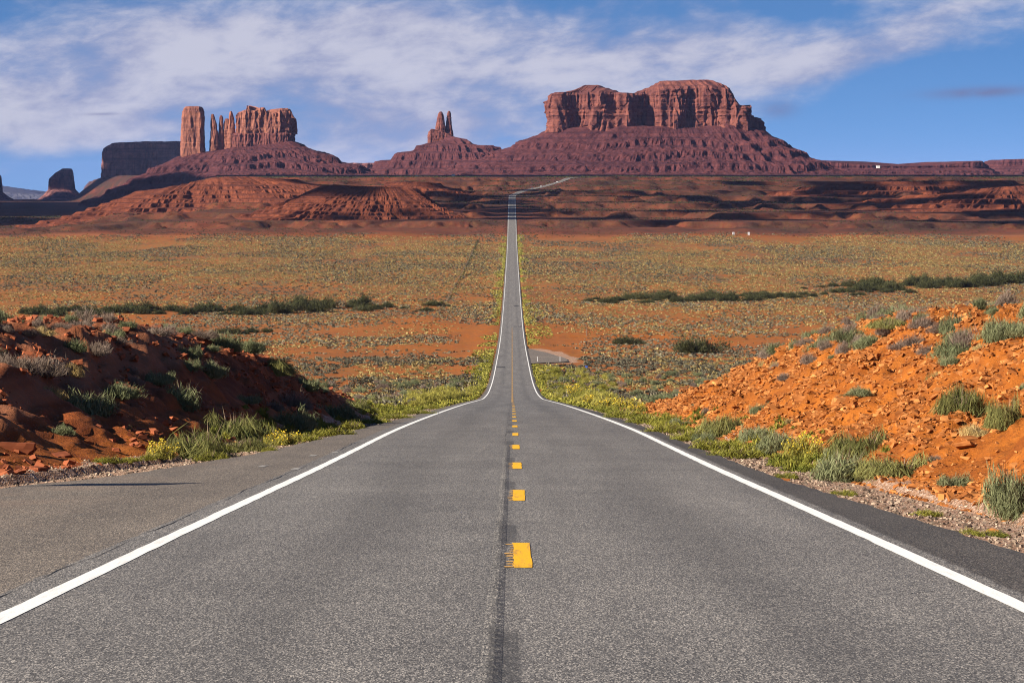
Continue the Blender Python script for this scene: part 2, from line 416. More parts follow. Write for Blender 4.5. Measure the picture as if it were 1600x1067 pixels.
# ------------------------------------------------------------------ lie of the land
prof = smooth_tab([(-400, 6.0), (-60, 1.2), (0, -1.72), (20.5, -3.157), (32, -3.99), (47, -5.09), (60, -6.02), (74.5, -7.05), (90, -8.2), (143, -12.25), (194, -16.2),
    (266, -21.85), (329, -26.7), (409, -32.0), (491, -36.2), (620, -41.1), (711, -44.3), (840, -47.8), (956, -49.4), (1100, -50.3), (1232, -50.6),
    (1429, -50.1), (1875, -48.6), (2030, -46.6), (2197, -43.2), (2413, -35.4), (2800, -24.4), (3020, -18.3), (3235, -11.9), (3350, -7.9), (3480, -3.7),
    (3560, -1.3), (3700, 4.2), (3800, 8.7), (3860, 11.2), (4000, 12.6), (5000, 18.0), (7000, 28.0), (12000, 40.0), (50000, 60.0)])
XC = [(-500, 0.08), (3200, 0.1), (3240, 2.0), (3290, 6.0), (3350, 12.0), (3420, 21.0), (3480, 31.5), (3560, 43.5), (3640, 54.5), (3700, 65.0), (3800, 78.0), (3860, 85.0), (3950, 102), (4200, 165), (5000, 420), (50000, 9000)]
AL = [(-40, -12.5), (0, -12.0), (20, -10.4), (38.7, -7.7), (44, -6.7), (56, -5.6), (68, -5.05), (90, -4.6), (130, -4.35), (200, -4.3), (5000, -4.3)]
AR = [(-40, 4.8), (24, 4.75), (42, 4.3), (60, 4.2), (5000, 4.2)]
HL = [(-30, 2.6), (30, 2.9), (45, 2.75), (60, 2.85), (78, 3.15), (90, 2.85), (98, 2.5), (110, 1.6), (124, 0.7), (140, 0.0), (170, -0.5)]
HR = [(-30, 2.3), (30, 2.6), (45, 2.85), (60, 3.1), (85, 3.45), (100, 3.25), (112, 2.95), (130, 2.0), (145, 0.9), (158, 0.0), (190, -0.5)]

def xc(y): return tab(y, XC)

def bank_weight(x, y):
    lat = x - xc(y)
    fl = tab(y, AL) - tab(y, [(0, 2.5), (40, 2.2), (60, 1.8), (120, 1.1)])
    fr = tab(y, [(0, 7.4), (28, 6.9), (40, 6.4), (60, 6.0), (100, 6.1), (160, 6.6)])
    wl = tab(y, [(0, 10.0), (45, 9.0), (58, 7.0), (74, 4.9), (100, 3.8), (130, 3.2)])
    return (fl - lat) / wl, (lat - fr) / 6.2

def H(x, y, micro=True):
    x, y = np.broadcast_arrays(np.asarray(x, float), np.asarray(y, float))
    c = xc(y); lat = x - c; base = prof(y)
    # low open valley on the far left
    xe = tab(y, [(1800, -360), (2300, -390), (2600, -375), (3100, -400), (4000, -480), (5000, -580), (6500, -760), (7000, -830), (9000, -1400), (60000, -9800)])
    low = tab(y, [(2100, -45), (4000, -50), (10000, -57), (15000, -78), (30000, -165), (60000, -330)])
    wl = sm(60, -110, x - xe + 40 * vn(x / 90, y / 160, 2.0)) * sm(2100, 2500, y)
    # lumps and terraces
    am = tab(y, [(0, 0.0), (100, 0.10), (200, 0.3), (800, 0.6), (2150, 0.8), (2330, 3.5), (3000, 6.5), (3800, 6.5), (4150, 1.0), (6000, 2.0), (40000, 4.0)])
    lam = tab(y, [(0, 14), (200, 22), (1000, 40), (2200, 60), (3000, 90), (6000, 200), (40000, 900)])
    corr = sm(1.0, 1.0 + 7.0, (np.abs(lat) - 4.5) / (1 + y / 700.0))
    lump = am * fbm(x / lam, y / (lam * 1.3), 5.0, 6, 0.58) * corr
    lump = lump + 2.6 * tab(y, [(2200, 0), (2380, 1), (3850, 1), (4000, 0)]) * corr * (fbm(x / 30, y / 46, 15.0, 4, 0.6) - 0.9 * np.abs(fbm(x / 44, y / 70, 25.0, 3)))
    z = base + lump
    tw = sm(2260, 2420, y) * sm(3960, 3800, y) * corr
    st = 6.5; q = (z + 2.5 * vn(x / 240, y / 500, 9.0)) / st; fq = q - np.floor(q)
    zt = st * (np.floor(q) + sm(0.36, 0.60, fq)) - 2.5 * vn(x / 240, y / 500, 9.0)
    z = z + (zt - z) * tw * 0.85
    z = z + (low + lump * 0.5 - z) * wl
    # a shallow wash with cut banks across the plain, right of the road
    wy = 832 + 16 * vn(x / 40, 0.5, 3.0)
    z = z - 1.3 * sm(14, 22, x) * sm(240, 170, x) * sm(-14, -6, y - wy) * sm(3.0, 0.5, y - wy)
    # road stands a little proud of the plain
    z = z - 0.35 * sm(6.5, 14.0, np.abs(lat)) * sm(150, 240, y) * sm(3900, 3700, y)
    # cut banks beside the road near the viewer
    tl, tr = bank_weight(x, y)
    near = sm(172, 150, y)
    if micro:
        rag = 0.10 * fbm(x * 0.9, y * 0.6, 1.0, 4)
        tl = tl + rag; tr = tr + rag
    hl = tab(y, HL) * (np.clip(tl, 0, 1) * 0.35 + 0.65 * sm(0, 1, tl)) + np.clip(tl - 1, 0, 4) * 0.10
    hr = tab(y, HR) * (np.clip(tr, 0, 1) * 0.55 + 0.45 * sm(0, 1, tr)) + np.clip(tr - 1, 0, 4) * 0.10
    bw = np.clip(np.maximum(tl, tr) * 4, 0, 1) * near
    bz = (hl + hr) * near
    if micro:
        bz = bz + bw * (np.where(tl > tr, 0.12, 0.34) * fbm(x / 2.2, y / 2.6, 3.0, 6, 0.64) + 0.16 * np.abs(vn(x / 0.6, y / 0.9, 4.0)) + 0.09 * vn(x / 0.24, y / 0.4, 6.0))
        lay = 0.42; qq = (z + bz) / lay; zz = lay * (np.floor(qq) + sm(0.25, 0.75, qq - np.floor(qq)))
        bz = bz + (zz - z - bz) * bw * np.where(tl > tr, 0.06, 0.40) + bw * np.where(tl > tr, 0.13 * np.abs(fbm(x / 0.55, y / 0.8, 12.0, 3)) + 0.22 * np.abs(fbm(x / 1.3, y / 2.0, 14.0, 4, 0.6)) - 0.12, 0.0)
    z = z + bz
    if micro:
        z = z + 0.025 * vn(x / 0.3, y / 0.4, 8.0) * sm(170, 60, y)
    # bed under the asphalt
    al, ar = tab(y, AL), tab(y, AR)
    out = np.maximum(al - lat, lat - ar)
    fall = 0.05 + np.clip(out, 0, 1.5) * 0.05 * sm(200, 20, y)
    z = np.where(out < 1.5, np.minimum(z, base - fall), z)
    drop = 0.05 + np.maximum(y, 0) * 2.0e-4
    z = np.where(out < 0, base - drop, z)
    ap = (y > 575) & (y < 735) & (lat > 3.5) & (lat < 15.5)
    z = np.where(ap, base - 0.25, z)
    return z

def hit(u, v):
    d = np.geomspace(14, 6000, 3000)
    g = H((u - 800) * d / FPX, d, False)
    below = -(v - VH) * d / FPX <= g
    i = int(np.argmax(below))
    return float(d[i])

ys = [np.linspace(-150, 12, 40)]
y = 12.0; lst = []
while y < 42000:
    lst.append(y)
    y *= 1.006 if y < 170 else (1.009 if y < 2200 else (1.0017 if y < 3950 else 1.012))
ys = np.concatenate([ys[0][:-1], lst])
s1 = np.arange(-14, 14.001, 0.105)
s1 = np.unique(np.round(np.concatenate([s1, np.arange(-1.2, 1.2, 0.05)]), 4))
so = 14 * np.geomspace(1.01, 6.0, 38)
ss = np.concatenate([-so[::-1], s1, so])
kk = np.maximum(1, ys / 60.0)
GX = ss[None, :] * kk[:, None]; GY = np.broadcast_to(ys[:, None], GX.shape)
GZ = H(GX, GY)
gl = GX - xc(GY)
al, ar = tab(GY, AL), tab(GY, AR)
grv = np.clip(sm(-0.4, 0.1, al - gl) * sm(2.5, 1.4, al - gl) + sm(-0.4, 0.1, gl - ar) * sm(2.6, 1.0, gl - ar), 0, 1) * sm(260, 120, GY) 
AX = 4.2 + 8.8 * sm(588, 604, GY) * (1 - ((np.clip(GY, 612, 716) - 612) / 104) ** 1.6)
grv = np.maximum(grv, 0.75 * sm(AX + 9, AX + 1, gl + 3 * vn(GX / 4, GY / 14, 44.0)) * (gl > 3) * sm(584, 596, GY) * sm(745, 700, GY))
straw = tab(GY, [(0, 0.0), (150, 0.10), (300, 0.25), (560, 0.45), (760, 0.25), (980, 0.35), (1100, 0.60), (1400, 0.95), (1900, 0.95), (2140, 0.8), (2210, 0.15), (2400, 0.25), (3200, 0.2), (4300, 0.1), (60000, 0.1)])
redm = tab(GY, [(0, 0.0), (600, 0.05), (2100, 0.15), (2260, 0.6), (2400, 0.9), (3900, 0.85), (5000, 0.6), (60000, 0.6)])
tl, tr = bank_weight(GX, GY)
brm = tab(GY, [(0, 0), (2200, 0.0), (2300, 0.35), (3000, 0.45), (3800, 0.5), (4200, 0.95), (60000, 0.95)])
redm = np.maximum(redm, 0.85 * sm(-0.1, 0.4, tl) * sm(175, 140, GY))  # red soil of the left bank, coloured darker to deepen its shade
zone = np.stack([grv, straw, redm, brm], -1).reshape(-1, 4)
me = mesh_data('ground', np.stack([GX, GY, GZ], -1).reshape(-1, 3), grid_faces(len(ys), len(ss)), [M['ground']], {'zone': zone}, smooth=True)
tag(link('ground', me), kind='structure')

# ------------------------------------------------------------------ road and its paint
RY = [-14.0]
while RY[-1] < 4050: RY.append(RY[-1] + max(0.4, RY[-1] * 0.008))
RY = np.array(RY)
RZ = prof(RY)
def zr(y): return np.interp(y, RY, RZ)
def rows(y0, y1): return np.unique(np.concatenate([[y0], RY[(RY > y0 + 1e-6) & (RY < y1 - 1e-6)], [y1]]))
def ribbon(yy, lats, dz, far=2.0e-5):
    """lats: list of arrays (one per column) of offsets from the road's centre line"""
    yy = np.asarray(yy, float)
    cols = [np.broadcast_to(np.asarray(l, float), yy.shape) for l in lats]
    c = np.interp(yy, RY, xc(RY)); z = zr(yy) + dz + np.maximum(yy, 0) * far
    V = np.stack([np.stack([c + l, yy, z], -1) for l in cols], 1).reshape(-1, 3)
    at = {'lat': np.stack(cols, 1).ravel(), 'lon': np.repeat(yy, len(cols))}
    return V, grid_faces(len(yy), len(cols)), at
def ribbon_obj(name, parts, mt, kind='structure'):
    Vs, Fs, la, lo, n = [], [], [], [], 0
    for V, Fa, at in parts:
        Vs.append(V); Fs.append(Fa + n); n += len(V); la.append(at['lat']); lo.append(at['lon'])
    me = mesh_data(name, np.concatenate(Vs), np.concatenate(Fs), [mt], {'lat': np.concatenate(la), 'lon': np.concatenate(lo)})
    return tag(link(name, me), kind=kind)

el_ = tab(RY, AL) + 0.09 * fbm(RY / 0.9, 3.0, 0, 3) * np.clip(1, 0, 1); er_ = tab(RY, AR) + 0.07 * fbm(RY / 0.8, 7.0, 0, 3)
ribbon_obj('road', [ribbon(RY, [el_, -3.98, -1.8, 0.0, 1.8, 3.9, er_], 0.0, 0.0)], M['asphalt'])
# asphalt pull-out on the right, far down the hill
ay = rows(590, 716)
ax = 4.2 + np.maximum(0, 8.8 * sm(588, 604, ay) * (1 - ((np.clip(ay, 612, 716) - 612) / 104) ** 1.6)) + 0.5 * fbm(ay / 9, 2.0, 0, 3) * sm(590, 610, ay) * sm(716, 690, ay)
V, Fa, at = ribbon(ay, [np.full(len(ay), 4.1), (4.1 + ax) / 2, ax], -0.03, 0.0)
ribbon_obj('side_road', [(V, Fa, {'lat': at['lat'] * 0 - 5.5, 'lon': at['lon']})], M['asphalt'])
yl = rows(-12, 3990)
w_ = 0.082 + yl * 6e-6
ribbon_obj('edge_line', [ribbon(yl, [s * 3.6 - w_ + 0.012 * fbm(yl / 0.7, s, 0, 3), s * 3.6 + w_ + 0.012 * fbm(yl / 0.6, s + 5, 0, 3)], 0.004) for s in (-1, 1)], M['white_paint'])
parts, faded, patchp = [], [], []
for k in range(0, 70):
    y0 = 22.7 + 12.2 * k; y1 = y0 + 3.35
    yy = np.unique(np.concatenate([rows(y0, y1), np.linspace(y0, y1, 12 if y0 < 90 else 3)]))
    if y0 < 170:
        parts.append(ribbon(yy, [-0.075 + 0.014 * vn(yy / 0.2, k, 1), 0.095 + 0.006 * vn(yy / 0.9, k, 2)], 0.004, 4e-5))
        if y0 < 60:      # the left side of the paint survives only between the rumble grooves
            for j in range(10):
                ya = y0 + 0.04 + j * 0.335 + random.uniform(-.02, .02); yb = ya + random.uniform(0.07, 0.2)
                faded.append(ribbon(np.array([ya, (ya + yb) / 2, yb]), [-0.105 - 0.06 * random.random() + np.array([.02, 0, .025]), -0.07], 0.0045, 4e-5))
    else:
        faded.append(ribbon(yy, [-0.10, 0.095], 0.004, 4e-5))
    if False:
        ya, yb = y1 + 0.1, y1 + 3.2
        yy = np.unique(np.concatenate([rows(ya, yb), np.linspace(ya, yb, 8)]))
        patchp.append(ribbon(yy, [-0.205 + 0.012 * vn(yy * 3, k, 4), -0.04 + 0.012 * vn(yy * 3, k, 5)], 0.0035, 3e-5))
ribbon_obj('centre_line', parts, M['yellow_paint'])
yy = rows(230, 900)
faded.append(ribbon(yy, [-0.13, -0.02], 0.0035, 3e-5))
ribbon_obj('faded_centre_line', faded, M['faded_paint'])
# rumble strip: real grooves pressed into a thin seal
yy = np.unique(np.concatenate([np.arange(12, 62, 0.042), RY[(RY > 12) & (RY < 62)]]))
lt = np.array([-0.27, -0.25, -0.22, -0.19, -0.16, -0.14])
V, Fa, at = ribbon(yy, list(lt), 0.0)
ph = (yy % 0.335) / 0.335
g = np.exp(-((ph - 0.5) / 0.16) ** 2)[:, None] * np.array([0, 0.6, 1, 1, 0.6, 0])[None, :]
top = np.array([0.001, 0.005, 0.012, 0.013, 0.006, 0.001])[None, :] * np.ones((len(yy), 1))
V[:, 2] += np.where(g > 0, top * (1 - g), top).ravel()
rum = tag(link('rumble_strip', mesh_data('rumble_strip', V, Fa, [M['asphalt']], at)), kind='structure')
# long cracks: beside the rumble strip and along the joint with the pull-out
cr = []
for (ya, yb, lx, wv, wd) in ((12, 150, -0.255, 0.010, 0.006), (12, 66, -3.95, 0.07, 0.015)):
    yy = np.unique(np.concatenate([np.arange(ya, yb, 0.16), RY[(RY > ya) & (RY < yb)]]))
    c0 = lx + wv * fbm(yy / 1.6, lx, 0, 5); ww = wd * 0.6 * np.clip(0.55 + 1.0 * fbm(yy / 1.6, lx, 4, 3), 0.05, 1.5)
    cr.append(ribbon(yy, [c0 - ww, c0 + ww], 0.003, 2e-5))
for k in range(14):      # short transverse and wandering cracks
    ya = random.uniform(16, 120); x0 = random.uniform(-3.3, 3.2); L = random.uniform(0.5, 1.6)
    yy = np.unique(np.concatenate([np.linspace(ya, ya + 0.35 * L, 9), RY[(RY > ya) & (RY < ya + 0.35 * L)]]))
    c0 = x0 + (yy - ya) * random.uniform(-2, 2) + 0.05 * vn(yy * 9, k, 0)
    cr.append(ribbon(yy, [c0 - 0.006, c0 + 0.006], 0.003, 2e-5))
ribbon_obj('road_crack', cr, M['tar'])
fw = []
for (u, v) in ((480, 716), (452, 737), (515, 711), (400, 733)):
    d = 7033 / (v - 586.5); x0 = (u - 800) * d / FPX
    fw.append(ribbon(rows(d, d + 0.9), [x0 - 0.07, x0 + 0.07], 0.004))
ribbon_obj('faded_lane_mark', fw, M['faded_white'])
tp = []
for (d, a, b) in ((905, 0.5, 1.7), (905, 2.0, 3.5), (1090, 0.6, 2.6), (560, -3.4, -1.6), (640, -3.4, -2.4)):
    tp.append(ribbon(rows(d, d + 3.0 + d * 0.002), [a, b], 0.004, 3e-5))
ribbon_obj('tar_patch', tp, M['tar'])

# ------------------------------------------------------------------ buttes, mesas, hills
def superellipse(N, n, phase=0.0):
    t = np.linspace(0, 2 * np.pi, 4000, endpoint=False)
    c, s = np.cos(t), np.sin(t)
    return np.sign(c) * np.abs(c) ** (2 / n), np.sign(s) * np.abs(s) ** (2 / n)
def outline(u0, u1, D, b, n, N, amp=0.0, lam=60.0, seed=0.0):
    x0, x1 = (u0 - 800) * D / FPX, (u1 - 800) * D / FPX
    ex, ey = superellipse(N, n)
    X = (x0 + x1) / 2 + (x1 - x0) / 2 * ex; Y = D + b * ey
    ds = np.hypot(np.diff(np.r_[X, X[0]]), np.diff(np.r_[Y, Y[0]])); s = np.r_[0, np.cumsum(ds)]
    q = np.linspace(0, s[-1], N, endpoint=False)
    X = np.interp(q, s, np.r_[X, X[0]]); Y = np.interp(q, s, np.r_[Y, Y[0]])
    nx, ny = normals(X, Y)
    if amp:
        dsp = amp * fbm(X / lam, Y / lam, seed, 3); X = X + nx * dsp; Y = Y + ny * dsp
    return X, Y
def normals(X, Y):
    tx = np.roll(X, -1) - np.roll(X, 1); ty = np.roll(Y, -1) - np.roll(Y, 1)
    l = np.hypot(tx, ty) + 1e-9
    return ty / l, -tx / l
def vz(v, D): return -(np.asarray(v, float) - VH) * D / FPX
def sil(pts, D):
    us = [p[0] for p in pts]; vs = [p[1] for p in pts]
    return lambda x: vz(np.interp(800 + np.asarray(x) * FPX / D, us, vs), D)
def loft(rings, close_top=True):
    N = len(rings[0]); V = np.concatenate(rings); Fq = [grid_faces(len(rings), N, True)]
    if close_top:
        V = np.concatenate([V, rings[-1].mean(0)[None]]); b = (len(rings) - 1) * N; i = np.arange(N)
        Fq.append(np.stack([b + i, b + (i + 1) % N, np.full(N, len(V) - 1)], -1))
    return V, Fq
def cliff(X, Y, zb, zt, batter=0.06, a1=7.0, l1=34.0, a2=4.0, l2=13.0, a3=1.2, levels=22, jag=3.0, cap=None, seed=0.0, chop=0.0):
    nx, ny = normals(X, Y); rings = []
    zt = zt + jag * fbm(X / (l2 * 1.6), Y / (l2 * 1.6), seed + 40, 3)
    for t in np.linspace(0, 1, levels):
        z = zb + (zt - zb) * t
        f = a1 * fbm(X / l1, Y / l1, z / (l1 * 5) + seed, 3) - a2 * np.abs(fbm(X / l2, Y / l2, z / (l2 * 4.5) + seed + 7, 3)) * 2
        if chop:      # slabs that have broken away in joints: flat stepped facets
            wv = fbm(X / 60, Y / 60, z / 260 + seed + 3, 2) * 5.0; f = f + chop * 1.4 * (np.floor(wv) + sm(0.78, 1.0, wv - np.floor(wv))) + chop * 0.8 * np.round(1.6 * vn(X / 24, Y / 24, z / 45 + seed))
        f = f + a3 * (vn(0.3, seed, z / 5.0) + 0.8 * fbm(X / 7, Y / 7, z / 5 + seed, 3)) - batter * (z - zb) - 5.0 * a3 * sm(0.93, 1.0, t)
        rings.append(np.stack([X + nx * f, Y + ny * f, z], -1))
    r = rings[-1]; cx, cy = r[:, 0].mean(), r[:, 1].mean()
    for q in (0.9, 0.75, 0.55, 0.35, 0.15, 0.03 if cap is None else 0.0):
        x = cx + (r[:, 0] - cx) * (0.35 + 0.65 * q) if cap is None else cx + (r[:, 0] - cx) * (0.72 + 0.28 * q)
        yv = cy + (r[:, 1] - cy) * q
        if cap is None: z = r[:, 2] + (r[:, 2].mean() - r[:, 2]) * (1 - q) * 0.4
        else:
            k = sm(0, 1, (1 - q) * 1.5); zz = cap(x)
            st = 7.0; g = (np.maximum(zz, zt) * k + zt * (1 - k)); z = st * np.floor(g / st) + st * sm(0.3, 0.8, g / st - np.floor(g / st)); z = 0.6 * z + 0.4 * g
        z = z + 1.2 * fbm(x / 12, yv / 12, seed, 3)
        rings.append(np.stack([x, yv, z], -1))
    return loft(rings, cap is None)
def talus(X, Y, zi, XO, YO, zo, ns=46, p=1.0, step=0.0, gully=9.0, lg=38.0, fine=3.0, seed=0.0, tw=0.7):
    cx, cy = X.mean(), Y.mean(); rings = []
    for k, s in enumerate(np.r_[-0.06, np.linspace(0, 1, ns)]):
        sp = max(s, 0.0)
        x = X + (XO - X) * s; yv = Y + (YO - Y) * s
        zc = zo + (zi - zo) * (1 - sp) ** p
        gx = XO * 0.72 + x * 0.28 + 0.55 * lg * fbm(x / lg / 1.7, yv / lg / 1.7, seed + 5, 3); gy = YO * 0.72 + yv * 0.28
        rid = np.abs(fbm(gx / lg, gy / lg, seed + sp * 0.5, 5, 0.55)) * (0.55 + 0.6 * vn(gx / lg / 3.1, gy / lg / 3.1, seed + 9)); env = math.sin(math.pi * min(1, sp * 0.9 + 0.06)) ** 0.7
        z = zc - gully * (rid * 2.4 - 0.55) * env + fine * fbm(x / 11, yv / 11, seed + 3, 4) * min(1, sp * 6)
        if step:
            ph = 0.35 * vn(x / 120, yv / 120, seed) ; g = z / step + ph; fl = np.floor(g)
            zz = step * (fl + sm(0.40, 0.66, g - fl) - ph)
            z = z + (zz - z) * tw * min(1, sp * 5)
        if s < 0: z = z + 4.0
        rings.append(np.stack([x, yv, z], -1))
    return loft(rings[::-1], True)
def spire(rowsv, D, depth, n=2.6, N=70, a1=2.0, l1=22.0, a2=1.6, l2=9.0, levels=26, seed=0.0, y0=0.0):
    """rowsv: (row, left, right) from the foot up"""
    vs = np.array([r[0] for r in rowsv], float); L = [r[1] for r in rowsv]; Rr = [r[2] for r in rowsv]
    X, Y = outline(L[0], Rr[0], D, depth, n, N)
    nx, ny = normals(X, Y); x0, x1 = (L[0] - 800) * D / FPX, (Rr[0] - 800) * D / FPX; rings = []
    ex = (X - (x0 + x1) / 2) / ((x1 - x0) / 2); ey = (Y - D) / depth
    for v in np.linspace(vs[0] + 8, vs[-1], levels):
        l = np.interp(-v, -vs, L); r = np.interp(-v, -vs, Rr); xl, xr = (l - 800) * D / FPX, (r - 800) * D / FPX
        z = vz(v, D); x = (xl + xr) / 2 + (xr - xl) / 2 * ex; yv = D + y0 + depth * ey * (0.35 + 0.65 * (xr - xl) / (x1 - x0))
        f = a1 * fbm(x / l1, yv / l1, z / (l1 * 4) + seed, 3) - a2 * 1.6 * np.abs(fbm(x / l2, yv / l2, z / (l2 * 4) + seed, 3)) + 0.7 * vn(0, seed, z / 4)
        rings.append(np.stack([x + nx * f, yv + ny * f, np.full(len(x), z) + 0.8 * fbm(x / 5, yv / 5, seed, 2)], -1))
    t = rings[-1].copy(); m = t.mean(0); t = m + (t - m) * 0.55; t[:, 2] += 1.5; rings.append(t)
    return loft(rings)
def thing(name, label, cat, loc=(0, 0, 0), group=None):
    o = bpy.data.objects.new(name, None); COL.objects.link(o); o.location = loc; o.empty_display_size = 0.2
    return tag(o, label, cat, group)
def part(name, VF, mt, parent, label=None, smooth=False):
    V = VF[0] - np.array(parent.location)[None, :]
    o = link(name, mesh_data(name, V, VF[1], [mt], smooth=smooth), parent)
    return tag(o, label) if label else o

# --- the big square-shouldered mesa on the right
D = 7000
mesa = thing('sandstone_mesa', 'huge flat topped red mesa right of the road with sheer fluted cliffs', 'mesa', P(1023, 275, D))
X, Y = outline(855, 1192, D, 115, 5.0, 620, 9.0, 75.0, 1.0)
base = sil([(855, 207), (890, 205), (945, 208), (965, 202), (1020, 204), (1095, 206), (1130, 200), (1192, 208)], D)
rim = sil([(853, 156), (858, 150), (864, 147), (900, 146), (960, 147), (985, 149), (1010, 143), (1040, 139), (1100, 136), (1132, 141), (1143, 150), (1148, 164), (1158, 168), (1170, 168), (1173, 165), (1178, 170), (1184, 182), (1187, 180), (1190, 186), (1193, 200)], D)
capf = sil([(850, 150), (870, 146), (888, 143), (900, 141), (908, 137), (914, 133), (934, 133), (944, 138), (962, 143), (975, 149), (988, 147), (1000, 142), (1014, 137), (1030, 128), (1062, 127), (1075, 125), (1105, 125), (1118, 129), (1126, 132), (1138, 138), (1146, 150), (1150, 165), (1170, 168), (1192, 190)], D)
part('cliff', cliff(X, Y, base(X) - 4, rim(X), 0.05, 26, 110, 12.0, 46, 2.2, 34, 4.0, capf, 1.0, 5.0), M['cliff'], mesa)
XO, YO = outline(640, 1350, D, 380, 2.5, 620)
part('talus_slope', talus(X, Y, base(X) + 2, XO, YO, np.full(620, vz(279, D)), 64, 1.55, 30.0, 21, 58, 6.5, 2.0, 0.40), M['talus'], mesa)

# --- twin spires on a stepped pedestal, middle
D = 7600
king = thing('sandstone_butte', 'twin pinnacle butte on a wide stepped red pedestal left of the big mesa', 'butte', P(690, 275, D))
X, Y = outline(667.5, 708.5, D, 26, 3.5, 150, 2.0, 14.0, 2.0)
part('cliff', cliff(X, Y, np.full(150, vz(225, D)), sil([(669, 205), (672, 202), (681, 203), (685, 206), (707, 210)], D)(X), 0.04, 2, 12, 2.5, 7, 0.8, 14, 1.5, None, 3.0), M['cliff'], king)
part('pinnacle', spire([(218, 678.5, 697.5), (203, 679.5, 697), (196, 680.5, 696), (188, 682, 694.8), (180, 684, 693.2), (175.5, 686, 691.5)], D, 14, 2.6, 60, 1.5, 14, 2.0, 7, 26, 1.0, -4), M['cliff'], king)
part('pinnacle', spire([(218, 693.5, 709), (206, 695.3, 708), (196, 696.5, 706.5), (186, 697.5, 705.5), (178, 698.8, 704.6), (174.5, 699.5, 703.6)], D, 11, 2.6, 60, 1.2, 14, 1.8, 7, 26, 4.0, 2), M['cliff'], king)
N = 560
X, Y = outline(663, 713, D, 34, 2.5, N); XO, YO = outline(540, 935, D, 330, 2.3, N, 26, 120, 3)
part('stepped_pedestal', talus(X, Y, sil([(663, 226), (690, 222), (706, 213), (713, 216)], D)(X), XO, YO, np.full(N, vz(279, D)), 60, 1.05, 24.0, 9, 60, 3.0, 5.0, 0.85), M['talus'], king)

# --- lone tower and the row of pinnacles, left
D = 7000
stage = thing('sandstone_butte', 'red butte carrying one thick lone tower beside a ragged wall of pinnacles on the left', 'butte', P(370, 278, D))
part('tower', spire([(242, 282.5, 322), (225, 283, 320), (205, 283.5, 319), (190, 284, 319.8), (176, 285.5, 319), (170, 287.5, 318), (167.5, 290, 316)], D, 34, 4.5, 120, 3.5, 34, 4.0, 14, 34, 6.0), M['cliff_bright'], stage)
for rr, dp, sd, yo in (([(244, 327, 343), (215, 328.5, 341.8), (196, 329, 340), (183, 329.5, 336.5), (179.5, 330.3, 335)], 14, 8.0, -8),
                       ([(242, 339.5, 351.5), (212, 341, 350.3), (192, 342, 349.2), (184, 342.8, 348.6), (181.5, 343.5, 348)], 11, 9.0, -2),
                       ([(238, 349, 361), (205, 349.8, 359.5), (192, 350.5, 358.2), (186.5, 352, 357.2)], 11, 10.0, 0),
                       ([(238, 355, 369), (206, 356, 368), (188, 357.3, 366.3), (179, 358.2, 364.2), (175, 359, 363)], 13, 11.0, -4)):
    part('pinnacle', spire(rr, D, dp, 2.6, 60, 1.4, 14, 1.8, 7, 28, sd, yo), M['cliff_bright'], stage)
X, Y = outline(364, 458, D, 34, 4.5, 300, 5.0, 34.0, 4.0)
rim = sil([(362, 184), (366, 178), (374, 176), (380, 173), (385, 170), (387, 164), (392, 165), (394, 170), (399, 173), (401, 170), (413, 170), (416, 173), (419, 177), (426, 176), (432, 175), (436, 177), (438, 172), (442, 170), (448, 171), (452, 169.5), (454, 174), (458, 184)], D)
part('cliff', cliff(X, Y, np.full(300, vz(210, D)), rim(X), 0.03, 5, 26, 5.0, 13, 0.9, 26, 5.5, None, 12.0, 2.2), M['cliff_bright'], stage)
X, Y = outline(361, 459.5, D, 37, 4.5, 300, 5.0, 34.0, 4.0)
part('cliff_base', cliff(X, Y, sil([(362, 238), (400, 232), (459, 224)], D)(X), np.full(300, vz(207.5, D)), 0.06, 4, 26, 4.5, 10, 1.5, 14, 1.5, None, 12.0), M['cliff_base'], stage)
N = 560
X, Y = outline(277, 468, D, 46, 2.8, N); XO, YO = outline(118, 604, D, 350, 2.4, N, 22, 120, 5)
zi = sil([(277, 246), (300, 243), (326, 239), (345, 237), (370, 233), (420, 229), (459, 222), (468, 228)], D)(X)
zo = np.minimum(sil([(118, 308), (200, 302), (280, 292), (400, 281), (604, 279)], D)(XO), H(XO, YO, False) - 3)
part('talus_slope', talus(X, Y, zi, XO, YO, zo, 60, 1.15, 30.0, 13, 60, 5.0, 7.0, 0.40), M['talus'], stage)

# --- dark mesa and small buttes far left
D = 9800
dm = thing('sandstone_mesa', 'dark shaded table mesa half hidden behind the butte with the lone tower', 'mesa', P(225, 300, D))
X, Y = outline(162, 318, D, 190, 5.0, 360, 12, 90, 6.0)
part('cliff', cliff(X, Y, np.full(360, vz(294, D)), sil([(162, 243), (165, 234), (170, 230), (177, 227.5), (181, 225), (196, 224), (240, 222.5), (318, 222)], D)(X), 0.05, 12, 50, 7, 18, 1.5, 24, 2.0, None, 14.0), M['far_rock'], dm)
XO, YO = outline(136, 345, D, 400, 2.6, 360)
part('talus_slope', talus(X, Y, np.full(360, vz(292, D)), XO, YO, np.full(360, vz(315, D)), 26, 1.3, 14, 8, 60, 4, 8.0), M['far_rock'], dm)
D = 12000
sb = thing('sandstone_butte', 'small dark free standing butte with a sloping top on the far left', 'butte', P(96, 308, D))
part('cliff', spire([(300, 76.5, 117), (286, 77, 115.5), (280, 78, 114.5), (275, 83, 114), (270, 88, 113.5), (266, 95, 112.5), (264, 98, 111)], D, 60, 5.5, 110, 3, 50, 4, 22, 26, 15.0), M['far_rock'], sb)
X, Y = outline(76, 118, D, 64, 3.0, 180); XO, YO = outline(60, 136, D, 200, 2.4, 180)
